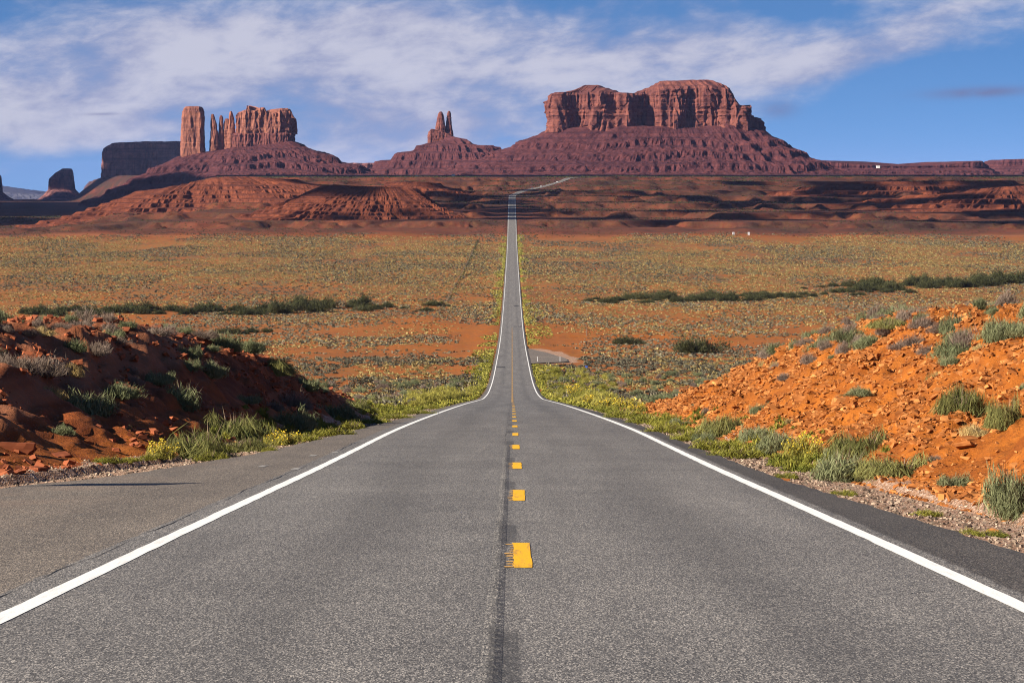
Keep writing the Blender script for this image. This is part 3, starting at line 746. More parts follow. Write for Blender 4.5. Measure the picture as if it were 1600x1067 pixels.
part('talus_slope', talus(X, Y, np.full(180, vz(297, D)), XO, YO, np.full(180, vz(313, D)), 18, 1.4, 0, 5, 50, 3, 9.0), M['far_rock'], sb)
D = 11000
eb = thing('sandstone_butte', 'dark narrow butte cut off by the left edge of the view', 'butte', P(-8, 308, D))
part('cliff', spire([(303, -16, 3.5), (288, -14, 2.6), (276, -11, 1.6), (270, -8, -2)], D, 40, 3.0, 90, 4, 40, 4, 18, 22, 16.0), M['far_rock'], eb)
X, Y = outline(-16, 4, D, 44, 3.0, 140); XO, YO = outline(-45, 22, D, 150, 2.4, 140)
part('talus_slope', talus(X, Y, np.full(140, vz(301, D)), XO, YO, np.full(140, vz(313, D)), 16, 1.4, 0, 4, 40, 2, 9.5), M['far_rock'], eb)

# --- low red mesas on the right horizon and the dark bench between the buttes
def low_mesa(label, D, u0, u1, b, rimpts, vb, vo, spread, mt, seed):
    o = thing('low_mesa', label, 'mesa', P((u0 + u1) / 2, vo, D)); N = 420
    X, Y = outline(u0, u1, D, b, 4.0, N, 14, 90, seed)
    part('cliff', cliff(X, Y, np.full(N, vz(vb, D)), sil(rimpts, D)(X), 0.08, 8, 50, 6, 18, 1.2, 10, 1.5, None, seed), mt, o)
    XO, YO = outline(u0 - spread, u1 + spread, D, b + spread * 3.2, 3.0, N)
    part('talus_slope', talus(X, Y, np.full(N, vz(vb - 1, D)), XO, YO, np.full(N, vz(vo, D)), 24, 1.3, 9, 6, 50, 3, seed), mt, o)
low_mesa('long low red mesa stretching right from the foot of the big mesa', 8200, 1262, 1545, 120,
         [(1262, 251), (1300, 254), (1340, 258), (1400, 260.5), (1450, 259), (1480, 256), (1500, 253), (1526, 252), (1538, 257), (1546, 263)], 266, 278, 30, M['talus'], 21.0)
low_mesa('low flat red mesa at the right edge of the view', 9000, 1537, 1740, 150, [(1536, 258), (1542, 252), (1552, 250), (1600, 249), (1740, 247)], 262, 278, 30, M['talus'], 22.0)
low_mesa('low dark bench in the gap between the tower butte and the twin pinnacles', 9200, 500, 612, 130, [(500, 257), (545, 255.5), (590, 255), (612, 257)], 270, 280, 20, M['far_rock'], 23.0)
# --- blue mountains on the horizon
D = 32000
mo = thing('mountain_range', 'low blue mountains on the far left horizon', 'mountains', P(20, 308, D))
N = 400
X, Y = outline(-250, 60, D, 900, 2.2, N); XO, YO = outline(-330, 175, D, 2600, 2.4, N, 300, 900, 3)
zi = sil([(-250, 288), (-60, 284), (-10, 293), (2, 297), (14, 301), (28, 306), (60, 305)], D)(X)
part('slope', talus(X, Y, zi, XO, YO, np.full(N, vz(313, D)), 24, 1.2, 0, 60, 700, 25, 4.0), M['mountain'], mo)
mo2 = thing('mountain_range', 'short blue ridge between the small dark butte and the dark mesa', 'mountains', P(125, 308, D))
X, Y = outline(112, 140, D, 400, 2.2, 200); XO, YO = outline(60, 175, D, 1500, 2.4, 200)
part('slope', talus(X, Y, np.full(200, vz(303, D)), XO, YO, np.full(200, vz(313, D)), 16, 1.2, 0, 40, 700, 20, 5.0), M['mountain'], mo2)

# --- red badland hills in front of the plateau
def hill(D, ui, bi, zipts, uo, bo, zo, N, ns, p, step, gully, lg, seed):
    X, Y = outline(ui[0], ui[1], D, bi, 2.6, N, bi * 0.25, 30, seed); XO, YO = outline(uo[0], uo[1], D, bo, 2.3, N, bo * 0.12, 70, seed + 1)
    zf = np.minimum(sil(zo, D)(XO), H(XO, YO, False) - 2.5)
    V, Fq = talus(X, Y, sil(zipts, D)(X), XO, YO, zf, ns, p, step, gully, lg, 1.6, seed, 0.7)
    tag(link('hill', mesh_data('hill', V, Fq, [M['red_hill']])), kind='structure')
hill(2600, (490, 655), 26, [(490, 298), (505, 296.5), (525, 298), (600, 300), (655, 303)], (215, 790), 190, [(215, 366), (300, 364), (500, 360), (790, 352)], 520, 60, 2.0, 3.6, 7.0, 20.0, 31.0)
hill(3100, (196, 470), 60, [(196, 311), (205, 306), (250, 302), (300, 292), (345, 284), (400, 283), (470, 287)], (25, 720), 330, [(25, 358), (150, 352), (300, 340), (720, 318)], 560, 56, 1.6, 5.0, 8.0, 26.0, 32.0)
hill(3350, (600, 690), 20, [(600, 291), (640, 289), (690, 292)], (500, 770), 120, [(500, 312), (770, 309)], 300, 26, 1.3, 3.5, 4.0, 20.0, 33.0)
hill(2900, (1490, 1640), 60, [(1490, 303), (1540, 299), (1640, 296)], (1300, 1760), 260, [(1300, 322), (1760, 322)], 360, 40, 1.5, 5.0, 6.0, 24.0, 34.0)
hill(3350, (1290, 1590), 40, [(1290, 291), (1400, 289.5), (1590, 288)], (1180, 1700), 150, [(1180, 306), (1700, 306)], 480, 36, 1.2, 6.0, 5.0, 22.0, 35.0)

# ------------------------------------------------------------------ plants
def tri_pack(base, tip, wid, tone, bend=None):
    """one tapered blade per row: base, tip (n,3)"""
    n = len(base); d = tip - base
    r = R_.normal(size=(n, 3)); side = np.cross(d, r); side /= np.linalg.norm(side, axis=1)[:, None] + 1e-9
    w = np.asarray(wid).reshape(-1, 1) * side * 0.5
    mid = base + d * 0.45
    V = np.stack([base - w * 0.5, base + w * 0.5, mid + w, mid - w, tip], 1).reshape(-1, 3)
    i = np.arange(n)[:, None] * 5
    q = i + np.array([[0, 1, 2, 3]]); t = i + np.array([[3, 2, 4]])
    return V, q, t, np.repeat(tone, 5)
def bush_blades(n, R=0.5, Hh=1.0, spread=1.0, clumps=7, up=0.5, w=0.03, l0=0.3, fringe=0.35, lobes=0.25):
    """blades of a shrub about 1 wide and 1 tall: several leaning clumps, each a spray of blades, with gaps between them"""
    ca = R_.uniform(0, 2 * np.pi, clumps); cr = R * 0.62 * np.sqrt(R_.uniform(0, 1, clumps)); ch = Hh * R_.uniform(0.38, 1.0, clumps) * (1 - 0.40 * (cr / R) ** 2); lx_, ly_ = R_.normal(size=clumps) * 0.16, R_.normal(size=clumps) * 0.16
    ci = R_.integers(0, clumps, n)
    rad = R * R_.uniform(0.22, 0.50, clumps)
    a = R_.uniform(0, 2 * np.pi, n); q = np.sqrt(R_.uniform(0, 1, n))
    bx = ca * 0 + cr * np.cos(ca); by = cr * np.sin(ca)
    root = np.stack([bx[ci] * 0.45, by[ci] * 0.45, np.zeros(n)], 1)
    hz0 = R_.uniform(0.3, 1.0, n)
    tx = bx[ci] + lx_[ci] * hz0 + rad[ci] * q * np.cos(a) * spread; ty = by[ci] + ly_[ci] * hz0 + rad[ci] * q * np.sin(a) * spread
    hz = ch[ci] * np.sqrt(np.maximum(0.02, 1 - (q * 0.93) ** 2)) * R_.uniform(0.62, 1.08, n)
    crown = np.stack([tx, ty, hz * R_.uniform(1 - fringe, 1.0, n)], 1)
    dirv = crown - root; dirv /= np.linalg.norm(dirv, axis=1)[:, None]
    dirv = dirv * (1 - up) + np.array([0, 0, 1.0]) * up + R_.normal(size=(n, 3)) * 0.28
    dirv /= np.linalg.norm(dirv, axis=1)[:, None]
    L = l0 * R_.uniform(0.5, 1.2, n)[:, None]
    base = crown - dirv * L; base[:, 2] = np.maximum(base[:, 2], -0.02)
    ctone = R_.uniform(0.15, 0.75, clumps)
    tone = np.clip(ctone[ci] * 0.6 + R_.uniform(0, 0.55, n), 0, 1)
    return base, crown, w * R_.uniform(0.6, 1.3, n), tone, (bx, by, ch)
def blades_mesh(name, data, mt):
    V, q, t, tn = tri_pack(*data[:4])
    return mesh_data(name, V, [q, t], [mt], {'tone': tn})
def stems_mesh(name, data, mt, n=110):
    bx, by, ch = data[4]; i = R_.integers(0, len(bx), n)
    base = np.stack([bx[i] * 0.35, by[i] * 0.35, np.full(n, -0.06)], 1) + R_.normal(size=(n, 3)) * 0.03
    tip = np.stack([bx[i] + R_.normal(size=n) * 0.09, by[i] + R_.normal(size=n) * 0.09, ch[i] * R_.uniform(0.5, 1.08, n)], 1)
    V, q, t, tn = tri_pack(base, tip, np.full(n, 0.013), R_.uniform(0, 1, n))
    return mesh_data(name, V, [q, t], [mt], {'tone': tn})

PLANTS = {}
def proto(kind, name, cat, leafmat, nv, partname='foliage', flowers=0, **kw):
    """mesh data for the variants of one kind of plant"""
    vs = []
    for k in range(nv):
        d = bush_blades(**kw)
        parts = [(partname, blades_mesh(kind + ' blades', d, leafmat)), ('stem', stems_mesh(kind + ' stems', d, M['stem']))]
        if flowers:
            sel = R_.choice(len(d[1]), flowers, p=(d[1][:, 2] ** 2) / (d[1][:, 2] ** 2).sum())
            c = d[1][sel] + R_.normal(size=(flowers, 3)) * 0.02
            parts.append(('blossoms', blades_mesh(kind + ' flowers', (c, c + R_.normal(size=(flowers, 3)) * 0.022 + np.array([0, 0, 0.03]), np.full(flowers, 0.030), R_.uniform(0, 1, flowers)), M['flower'])))
        vs.append(parts)
    PLANTS[kind] = (name, cat, vs)
proto('sage', 'sagebrush', 'bush', M['sage'], 4, n=4600, clumps=16, up=0.55, w=0.0105, l0=0.24)
proto('green', 'green_brush', 'bush', M['green'], 4, n=4200, clumps=14, up=0.80, w=0.0095, l0=0.42, fringe=0.3)
proto('rabbit', 'rabbitbrush', 'bush', M['rabbit'], 4, flowers=420, n=3600, clumps=13, up=0.6, w=0.012, l0=0.22)
proto('dry', 'dry_brush', 'bush', M['dry'], 4, n=4200, clumps=14, up=0.40, w=0.0075, l0=0.26, fringe=0.5)
proto('straw', 'grass_tuft', 'grass', M['straw'], 3, 'blades', n=2400, clumps=7, up=0.75, w=0.009, l0=0.5, fringe=0.25)
proto('weed', 'roadside_weed', 'weed', M['weed'], 4, n=2600, clumps=18, up=0.55, w=0.013, l0=0.28)
proto('dark', 'dark_bush', 'bush', M['dark_leaf'], 3, n=5200, clumps=22, up=0.45, w=0.015, l0=0.13, fringe=0.5)
_first = {}
def plant(kind, x, y, wid, hgt, label, group=None, simple=False):
    name, cat, vs = PLANTS[kind]
    k = random.randrange(len(vs)); key = (kind, k, simple)
    if key not in _first:
        if simple:
            o = link(name, vs[k][0][1])
        else:
            o = thing(name, label, cat)
            for pn, me in vs[k]: link(pn, me, o)
        _first[key] = o
    else:
        o = copy_tree(_first[key])
    for p in ('group',):
        if p in o: del o[p]
    tag(o, label, cat, group)
    o.location = (x, y, float(H(x, y)) - 0.04 * hgt)
    o.rotation_euler = (0, 0, random.uniform(0, 6.28))
    o.scale = (wid, wid * random.uniform(0.85, 1.15), hgt)
    return o
def at(u, v):
    d = hit(u, v); return (u - 800) * d / FPX, d
def hero(kind, u, v, w, h, label, group=None):
    x, d = at(u, v)
    return plant(kind, x, d, w * d / FPX * 1.12, h * d / FPX * 1.08, label, group)

HERO = [
 # left bank
 ('dry', 30, 582, 75, 45, 'grey twiggy bush at the left edge on top of the left bank', None),
 ('dry', 72, 582, 66, 42, 'grey twiggy bush on the left bank behind the straw tuft', None),
 ('dry', 152, 553, 52, 30, 'pinkish grey rounded bush alone on the crest of the left bank', None),
 ('straw', 110, 586, 42, 26, 'straw yellow tuft between the grey bushes on the left bank', None),
 ('straw', 66, 522, 36, 22, 'pale straw tuft on the skyline of the left bank', None),
 ('dry', 42, 522, 40, 18, 'low dry brush on the skyline of the left bank', 'dry brush along the skyline of the left bank'),
 ('dry', 95, 515, 40, 18, 'low dry brush on the skyline of the left bank', 'dry brush along the skyline of the left bank'),
 ('dry', 128, 512, 42, 20, 'low dry brush on the skyline of the left bank', 'dry brush along the skyline of the left bank'),
 ('dry', 172, 518, 46, 22, 'low dry brush on the skyline of the left bank', 'dry brush along the skyline of the left bank'),
 ('dry', 10, 520, 34, 16, 'low dry brush on the skyline of the left bank', 'dry brush along the skyline of the left bank'),
 ('sage', 138, 630, 98, 55, 'wide grey green sagebrush with straw at its side, middle of the left bank', None),
 ('sage', 190, 628, 52, 34, 'small sagebrush right of the wide one on the left bank', None),
 ('sage', 282, 630, 90, 50, 'broad pale sagebrush low on the shaded face of the left bank', None),
 ('dry', 205, 575, 26, 20, 'small dark round bush among red rubble on the left bank', 'small dark bushes on the left bank'),
 ('dry', 210, 592, 30, 20, 'small dark round bush among red rubble on the left bank', 'small dark bushes on the left bank'),
 ('sage', 297, 558, 38, 30, 'round olive bush near the end of the left bank crest', None),
 ('sage', 352, 548, 62, 38, 'wide sagebrush on the falling crest of the left bank', None),
 ('sage', 395, 562, 50, 30, 'low sagebrush on the falling crest of the left bank, past the wide one', None),
 ('straw', 143, 658, 18, 20, 'single small grass tuft below the wide sagebrush on the left bank', None),
 ('green', 362, 682, 100, 52, 'big leaning green brush at the foot of the left bank', None),
 ('green', 318, 716, 112, 60, 'biggest green brush on the gravel edge left of the road', None),
 ('rabbit', 252, 714, 56, 32, 'yellow flowering bush at the left end of the roadside clump', None),
 ('weed', 330, 720, 44, 20, 'low green weeds in front of the biggest green brush', None),
 ('green', 392, 706, 46, 30, 'green bush right of the biggest green brush', None),
 ('rabbit', 438, 696, 58, 34, 'yellow green flowering bush by the gravel, third along the left roadside', None),
 ('sage', 452, 672, 70, 44, 'grey sagebrush in shadow behind the yellow green roadside bush', None),
 ('dry', 460, 640, 60, 36, 'grey twiggy bush in deep shadow on the left bank', None),
 ('sage', 525, 652, 84, 34, 'long low sagebrush at the shaded foot of the left bank', None),
 ('sage', 118, 545, 46, 24, 'sagebrush left of the rounded pinkish bush on the left bank', None),
 ('dry', 8, 590, 50, 36, 'dry grey bush cut by the left edge of the view on the left bank', None),
 ('straw', 82, 606, 46, 26, 'wide straw tuft in front of the grey bushes on the left bank', None),
 ('sage', 325, 590, 60, 34, 'sagebrush in half shadow below the crest bushes of the left bank', None),
 ('sage', 250, 600, 46, 26, 'sagebrush in the middle of the left bank above the broad pale one', None),
 ('green', 430, 590, 60, 36, 'green brush high on the dark end of the left bank', None),
 ('sage', 480, 612, 56, 30, 'sagebrush on the dark lower end of the left bank crest', None),
 ('dry', 240, 520, 50, 22, 'low dry brush on the skyline of the left bank', 'dry brush along the skyline of the left bank'),
 ('dry', 320, 532, 44, 20, 'low dry brush on the skyline of the left bank', 'dry brush along the skyline of the left bank'),
 ('weed', 172, 724, 44, 15, 'low green weeds by the gravel below the shaded rocks', None),
 ('green', 590, 632, 56, 18, 'green brush beyond the end of the left bank', 'green brush beyond the end of the left bank'),
 ('green', 632, 630, 50, 16, 'green brush beyond the end of the left bank', 'green brush beyond the end of the left bank'),
 ('green', 560, 640, 48, 20, 'green brush beyond the end of the left bank', 'green brush beyond the end of the left bank'),
 # right bank
 ('dark', 1086, 552, 68, 36, 'big round dark bush standing alone on the orange flat right of the road', None),
 ('dark', 982, 538, 52, 17, 'flat wide dark brown bush left of the big round bush', None),
 ('green', 1392, 516, 60, 24, 'green bush on the crest of the right bank', None),
 ('dry', 1440, 528, 50, 26, 'grey twiggy bush on the crest of the right bank beside the green one', None),
 ('dry', 1345, 540, 44, 22, 'grey brush clump on the upper right bank', 'grey brush along the top of the right bank'),
 ('dry', 1362, 548, 34, 18, 'grey brush clump on the upper right bank', 'grey brush along the top of the right bank'),
 ('dry', 1318, 556, 40, 26, 'grey brush clump on the upper right bank', 'grey brush along the top of the right bank'),
 ('dry', 1290, 566, 34, 22, 'grey brush clump on the upper right bank', 'grey brush along the top of the right bank'),
 ('dry', 1266, 583, 36, 22, 'grey brush clump on the upper right bank', 'grey brush along the top of the right bank'),
 ('dry', 1415, 552, 54, 24, 'grey brush clump on the upper right bank', 'grey brush along the top of the right bank'),
 ('dry', 1452, 550, 44, 24, 'grey brush clump on the upper right bank', 'grey brush along the top of the right bank'),
 ('dry', 1485, 522, 34, 18, 'grey brush clump on the upper right bank', 'grey brush along the top of the right bank'),
 ('sage', 1500, 552, 80, 36, 'wide sagebrush on the skyline of the right bank', None),
 ('sage', 1560, 535, 76, 34, 'pale sagebrush at the skyline near the right edge', None),
 ('sage', 1595, 532, 50, 30, 'sagebrush cut by the right edge on the skyline', None),
 ('green', 1458, 592, 44, 32, 'short green bush halfway up the right bank below the grey brush', None),
 ('green', 1502, 655, 70, 62, 'tall upright green bush alone on the rocky face of the right bank', None),
 ('green', 1572, 676, 62, 66, 'tall straggly green and tan bush on the rocky face at the right', None),
 ('green', 1350, 718, 110, 54, 'dark green spiky brush above the widest green clump, foot of the right bank', None),
 ('sage', 1312, 752, 98, 60, 'grey green brush at the left of the widest clump by the right gravel', None),
 ('green', 1405, 744, 130, 46, 'widest green brush clump at the foot of the right bank', None),
 ('sage', 1490, 755, 50, 28, 'small round sagebrush low on the right bank, alone in rubble', None),
 ('sage', 1582, 805, 96, 96, 'large sagebrush cut by the right edge of the view beside the gravel', None),
 ('rabbit', 1255, 718, 58, 48, 'yellow flowering bush beside the road at the foot of the right bank', None),
 ('sage', 1214, 706, 74, 42, 'blue grey sagebrush left of the yellow flowering bush', None),
 ('sage', 1178, 692, 50, 34, 'small sagebrush between two larger ones below the right bank', None),
 ('green', 1128, 684, 64, 42, 'olive bush at the low end of the right bank', None),
 ('sage', 1060, 668, 40, 22, 'small dark sagebrush on the verge near the tip of the right bank', None),
 ('sage', 1100, 692, 44, 26, 'sagebrush in the green verge below the right bank tip', None),
 ('weed', 1148, 716, 66, 24, 'bright green weeds along the asphalt below the right bank', 'bright verge weeds below the right bank'),
 ('weed', 1112, 704, 70, 26, 'bright green weeds along the asphalt below the right bank', 'bright verge weeds below the right bank'),
 ('weed', 1075, 690, 64, 24, 'bright green weeds along the asphalt below the right bank', 'bright verge weeds below the right bank'),
 ('weed', 1040, 677, 60, 24, 'bright green weeds along the asphalt below the right bank', 'bright verge weeds below the right bank'),
 ('weed', 1005, 663, 60, 22, 'bright green weeds along the asphalt below the right bank', 'bright verge weeds below the right bank'),
 ('weed', 970, 654, 56, 20, 'bright green weeds along the asphalt below the right bank', 'bright verge weeds below the right bank'),
 ('weed', 1450, 806, 50, 14, 'low dark weeds growing in the gravel on the right', None),
 ('weed', 1228, 748, 40, 16, 'small green weeds in the gravel below the yellow flowering bush', None),
 ('weed', 1318, 774, 46, 14, 'green weeds at the gravel edge below the widest clump', None),
 ('weed', 1545, 838, 70, 14, 'row of weeds at the right gravel edge near the large sagebrush', None),
 ('straw', 1280, 716, 40, 26, 'dry tan grass behind the yellow flowering bush', None),
 ('sage', 1345, 630, 36, 18, 'small grey green clump on the bare face of the right bank', None),
 ('dry', 1228, 600, 28, 18, 'small grey bush on the bare left part of the right bank', 'small grey bushes on the bare right bank'),
 ('dry', 1160, 580, 22, 14, 'small grey bush on the bare left part of the right bank', 'small grey bushes on the bare right bank'),
 ('dry', 1215, 578, 24, 15, 'small grey bush on the bare left part of the right bank', 'small grey bushes on the bare right bank'),
 ('rabbit', 960, 640, 60, 26, 'rounded yellow green rabbitbrush at the verge before the right bank', 'yellow rabbitbrush on the verge before the right bank'),
 ('rabbit', 925, 632, 50, 22, 'rounded yellow green rabbitbrush at the verge before the right bank', 'yellow rabbitbrush on the verge before the right bank'),
 ('rabbit', 995, 645, 40, 22, 'rounded yellow green rabbitbrush at the verge before the right bank', 'yellow rabbitbrush on the verge before the right bank'),
 ('rabbit', 900, 618, 44, 20, 'rounded yellow green rabbitbrush at the verge before the right bank', 'yellow rabbitbrush on the verge before the right bank'),
]
for h in HERO: hero(*h)
# low weeds strung along the left gravel edge
for (u, v, w, h) in ((480, 690, 54, 18), (520, 682, 60, 20), (552, 672, 56, 20), (585, 662, 54, 16), (618, 655, 50, 14), (650, 648, 44, 12), (672, 640, 40, 10), (232, 722, 34, 12), (205, 728, 30, 10), (420, 708, 36, 14)):
    hero('weed', u, v, w, h, 'low green weeds strung along the gravel edge left of the road', 'weeds along the left gravel edge')
# bushes along the washes that cross the plain
def wash(u0, u1, v0, v1, n, wpx, hpx, label, group, kind='dark'):
    for i in range(n):
        u = u0 + (u1 - u0) * (i + random.uniform(-0.3, 0.3)) / (n - 1); v = v0 + (v1 - v0) * (u - u0) / (u1 - u0) + random.uniform(-4, 4)
        x, d = at(u, v); s = random.uniform(0.35, 1.05) if random.random() < 0.75 else random.uniform(0.9, 1.3)
        plant(kind, x, d, wpx * s * d / FPX, hpx * s * random.uniform(0.8, 1.2) * d / FPX, label, group, True)
wash(40, 372, 490, 489, 30, 40, 19, 'dark bush in the long thicket line across the plain left of the road', 'dark thicket line on the left plain')
wash(375, 505, 490, 484, 12, 40, 23, 'taller dark bush in the thicket line on the left plain', 'taller bushes at the right end of the left thicket')
wash(545, 600, 482, 484, 5, 36, 20, 'dark bush in the short clump between the left thicket and the road', 'short dark clump near the road')
wash(610, 700, 486, 480, 6, 26, 10, 'low dark bush trailing from the short clump towards the road', 'low dark bushes near the road on the left')
wash(920, 1200, 472, 466, 28, 38, 16, 'dark bush in the thicket line across the plain right of the road', 'dark thicket line on the right plain')
wash(1210, 1420, 466, 456, 14, 32, 13, 'low dark bush continuing the right thicket line', 'low dark bushes on the right plain')
wash(1345, 1600, 452, 442, 28, 44, 24, 'tall dark bush in the far right thicket on the plain', 'tall dark thicket at the far right')
wash(1262, 1340, 449, 449, 5, 26, 9, 'dark bush at the thin left end of the far right thicket', 'thin end of the far right thicket')
wash(340, 415, 520, 522, 6, 26, 14, 'dark bush behind the crest of the left bank', 'dark bushes behind the left bank')
# scattered single shrubs on the nearer plain, the largest ones as things
def scatter(n, kinds, u0, u1, d0, d1, size, label, group, keep):
    c = 0
    while c < n:
        d = math.sqrt(random.uniform(d0 * d0, d1 * d1)); u = random.uniform(u0, u1); x = (u - 800) * d / FPX
        if not keep(x, d): continue
        s = size * random.uniform(0.6, 1.5); plant(random.choice(kinds), x, d, s, s * random.uniform(0.5, 0.75), label, group, True); c += 1
far_ok = lambda x, d: abs(x) > 9 and not (585 < d < 730 and 4 < x < 17)
scatter(90, ['rabbit'], 640, 775, 150, 420, 1.6, 'yellow green rabbitbrush in the strip left of the road beyond the bank', 'rabbitbrush strip left of the road', lambda x, d: 5.4 < -x < 12 + d * .01)
scatter(110, ['rabbit', 'rabbit', 'weed'], 825, 960, 150, 560, 1.8, 'yellow green rabbitbrush in the strip right of the road beyond the bank', 'rabbitbrush strip right of the road', lambda x, d: 5.4 < x < 15 + d * .008)
scatter(70, ['sage', 'dry'], 430, 760, 170, 480, 1.6, 'grey sagebrush on the orange flat left of the road beyond the bank', 'sagebrush on the left flat', far_ok)
scatter(110, ['sage', 'dry', 'sage'], 850, 1250, 170, 520, 1.7, 'grey sagebrush on the orange flat right of the road beyond the bank', 'sagebrush on the right flat', far_ok)
# small tufts spread over both banks
def bank_scatter(n, kinds, side, d0, d1, size, label, group, q0=0.05, q1=2.2):
    c = 0
    while c < n:
        d = random.uniform(d0, d1); x = side * random.uniform(6.3, 15)
        tl, tr = bank_weight(x, d); q = float(tl if side < 0 else tr)
        if q < q0 or q > q1 or abs(x) > 0.21 * d: continue
        s = size * random.uniform(0.5, 1.4); plant(random.choice(kinds), x, d, s, s * random.uniform(0.5, 0.8), label, group); c += 1
bank_scatter(26, ['sage', 'dry', 'straw'], -1, 52, 120, 0.6, 'small grey green tuft growing in the red rubble of the left bank', 'small tufts on the left bank')
bank_scatter(62, ['sage', 'dry', 'sage', 'dry', 'sage'], 1, 50, 108, 0.8, 'grey green brush clump in the belt along the crest of the right bank', 'brush belt along the right bank crest', 0.66, 1.5)
bank_scatter(22, ['sage', 'dry', 'dry', 'sage'], -1, 48, 95, 0.8, 'pale rounded bush in the belt along the top of the left bank', 'brush belt along the left bank top', 0.75, 1.7)
bank_scatter(36, ['dry', 'sage', 'straw'], 1, 40, 140, 0.5, 'small dry tuft growing between the orange stones of the right bank', 'small tufts on the right bank')

# ---- plain cover nobody could count
def lump_template(nb, seed):
    d = bush_blades(nb, clumps=4 if nb < 60 else 8, up=0.4, w=0.30 if nb < 16 else (0.16 if nb < 60 else 0.05), l0=0.55, fringe=0.35)
    V, q, t, tn = tri_pack(*d[:4]); return V, q, t, tn
def cover(name, X, Y, W_, Hh, temps, mt, tonebase):
    n = len(X); Z = H(X, Y, True) - 0.05 * Hh
    k = R_.integers(0, len(temps), n); rz = R_.uniform(0, 2 * np.pi, n)
    Vs, Q, T, TN, off = [], [], [], [], 0
    for j, (V, q, t, tn) in enumerate(temps):
        i = np.where(k == j)[0]
        if not len(i): continue
        c, s = np.cos(rz[i])[:, None], np.sin(rz[i])[:, None]
        x = (V[None, :, 0] * c - V[None, :, 1] * s) * W_[i][:, None] + X[i][:, None]
        yv = (V[None, :, 0] * s + V[None, :, 1] * c) * W_[i][:, None] + Y[i][:, None]
        z = V[None, :, 2] * Hh[i][:, None] + Z[i][:, None]
        Vs.append(np.stack([x, yv, z], -1).reshape(-1, 3))
        o = (off + np.arange(len(i)) * len(V))[:, None, None]
        Q.append((q[None] + o).reshape(-1, 4)); T.append((t[None] + o).reshape(-1, 3)); off += len(i) * len(V)
        TN.append(np.clip(tn[None, :] * 0.6 + tonebase[i][:, None], 0, 1).ravel())
    me = mesh_data(name, np.concatenate(Vs), [np.concatenate(Q), np.concatenate(T)], [mt], {'tone': np.concatenate(TN)})
    return tag(link(name, me), kind='stuff')
def pts(n, d0, d1, u0=-440, u1=2040):
    n = int(n * 1.44)
    d = np.sqrt(R_.uniform(d0 * d0, d1 * d1, n)); u = R_.uniform(u0, u1, n)
    return (u - 800) * d / FPX, d
def clear(x, y, m=6.0):
    l = np.abs(x - xc(y)); tl, tr = bank_weight(x, y)
    return (l > m) & ~((y > 583) & (y < 732) & (x > 3) & (x < 16.5)) & ~((y < 172) & (np.maximum(tl, tr) > -0.4))
T30 = [lump_template(34, k) for k in range(5)]
T200 = [lump_template(220, k) for k in range(5)]
T8 = [lump_template(9, k) for k in range(8)]
def layer(name, n, d0, d1, temps, mt, size, thr, lam, seed, gain=(1.0,), bias=None, m=6.0):
    x, y = pts(n, d0, d1); p = fbm(x / lam, y / (lam * 2.6), seed, 4)
    b = 0 if bias is None else tab(y, bias)
    k = clear(x, y, m) & (p + b + R_.uniform(-0.16, 0.16, len(x)) > thr)
    x, y = x[k], y[k]; s = size * R_.uniform(0.5, 1.5, len(x)) * tab(y, [(0, 0.8), (600, 1.0), (2200, 1.5), (4500, 3.0)])
    cover(name, x, y, s, s * R_.uniform(0.42, 0.7, len(x)), temps, mt, R_.uniform(0.0, 0.45, len(x)))
layer('grey_sagebrush_cover', 26000, 150, 640, T30, M['plain_grey'], 1.25, -0.03, 26, 3.0, bias=[(0, 0), (420, 0.05), (520, 0.14), (600, 0.10)])
layer('yellow_brush_cover', 13000, 150, 640, T30, M['plain_straw'], 1.1, 0.03, 22, 8.0, bias=[(0, 0), (300, 0.06), (640, 0.02)])
layer('grey_sagebrush_cover', 40000, 640, 1150, T8, M['plain_grey'], 1.3, -0.02, 38, 13.0, bias=[(600, 0.08), (800, -0.16), (930, -0.05), (1150, 0.02)])
layer('grey_sagebrush_cover', 80000, 1150, 2260, T8, M['plain_grey'], 1.35, -0.01, 42, 23.0)
layer('straw_brush_cover', 26000, 640, 1150, T8, M['plain_straw'], 1.15, 0.02, 34, 18.0, bias=[(600, 0.0), (800, -0.16), (1000, 0.0), (1150, 0.12)])
layer('straw_brush_cover', 90000, 1150, 2215, T8, M['plain_straw'], 1.15, -0.02, 55, 28.0, bias=[(1150, 0.10), (1400, 0.22), (2000, 0.22), (2120, 0.05), (2210, -0.05)])
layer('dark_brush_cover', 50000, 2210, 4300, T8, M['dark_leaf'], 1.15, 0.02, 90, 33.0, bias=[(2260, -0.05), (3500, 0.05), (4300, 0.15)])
# bright brush strips along both sides of the road, right down the hill
x_, y_ = [], []
for sd, w0, w1 in ((-1, 4.9, 11), (1, 4.9, 12.5)):
    n = 7000; y = R_.uniform(155, 2250, n); x = sd * (w0 + (w1 - w0) * R_.uniform(0, 1, n) ** 1.8 * (0.7 + 0.6 * vn(y / 60, sd * 3.0, 65.0)) * tab(y, [(155, 1.1), (700, 1.0), (1200, 0.75), (2250, 0.7)]))
    k = (vn(x / 9, y / 30, 61.0) + tab(y, [(155, 0.5), (600, 0.15), (1000, 0.2), (1400, 0.1), (2250, 0.1)]) + R_.uniform(-0.3, 0.3, n) > 0) & clear(x, y, 4.8)
    x_.append(x[k]); y_.append(y[k])
x_, y_ = np.concatenate(x_), np.concatenate(y_); s = R_.uniform(0.5, 1.3, len(x_)) * tab(y_, [(0, 0.9), (2000, 1.6)])
cover('yellow_verge_cover', x_, y_, s, s * R_.uniform(0.45, 0.7, len(x_)), T8, M['rabbit'], R_.uniform(-0.45, 0.45, len(x_)))
n = 10000; y = 28 + 620 * R_.uniform(0, 1, n) ** 1.3; sd = R_.choice([-1, 1], n)
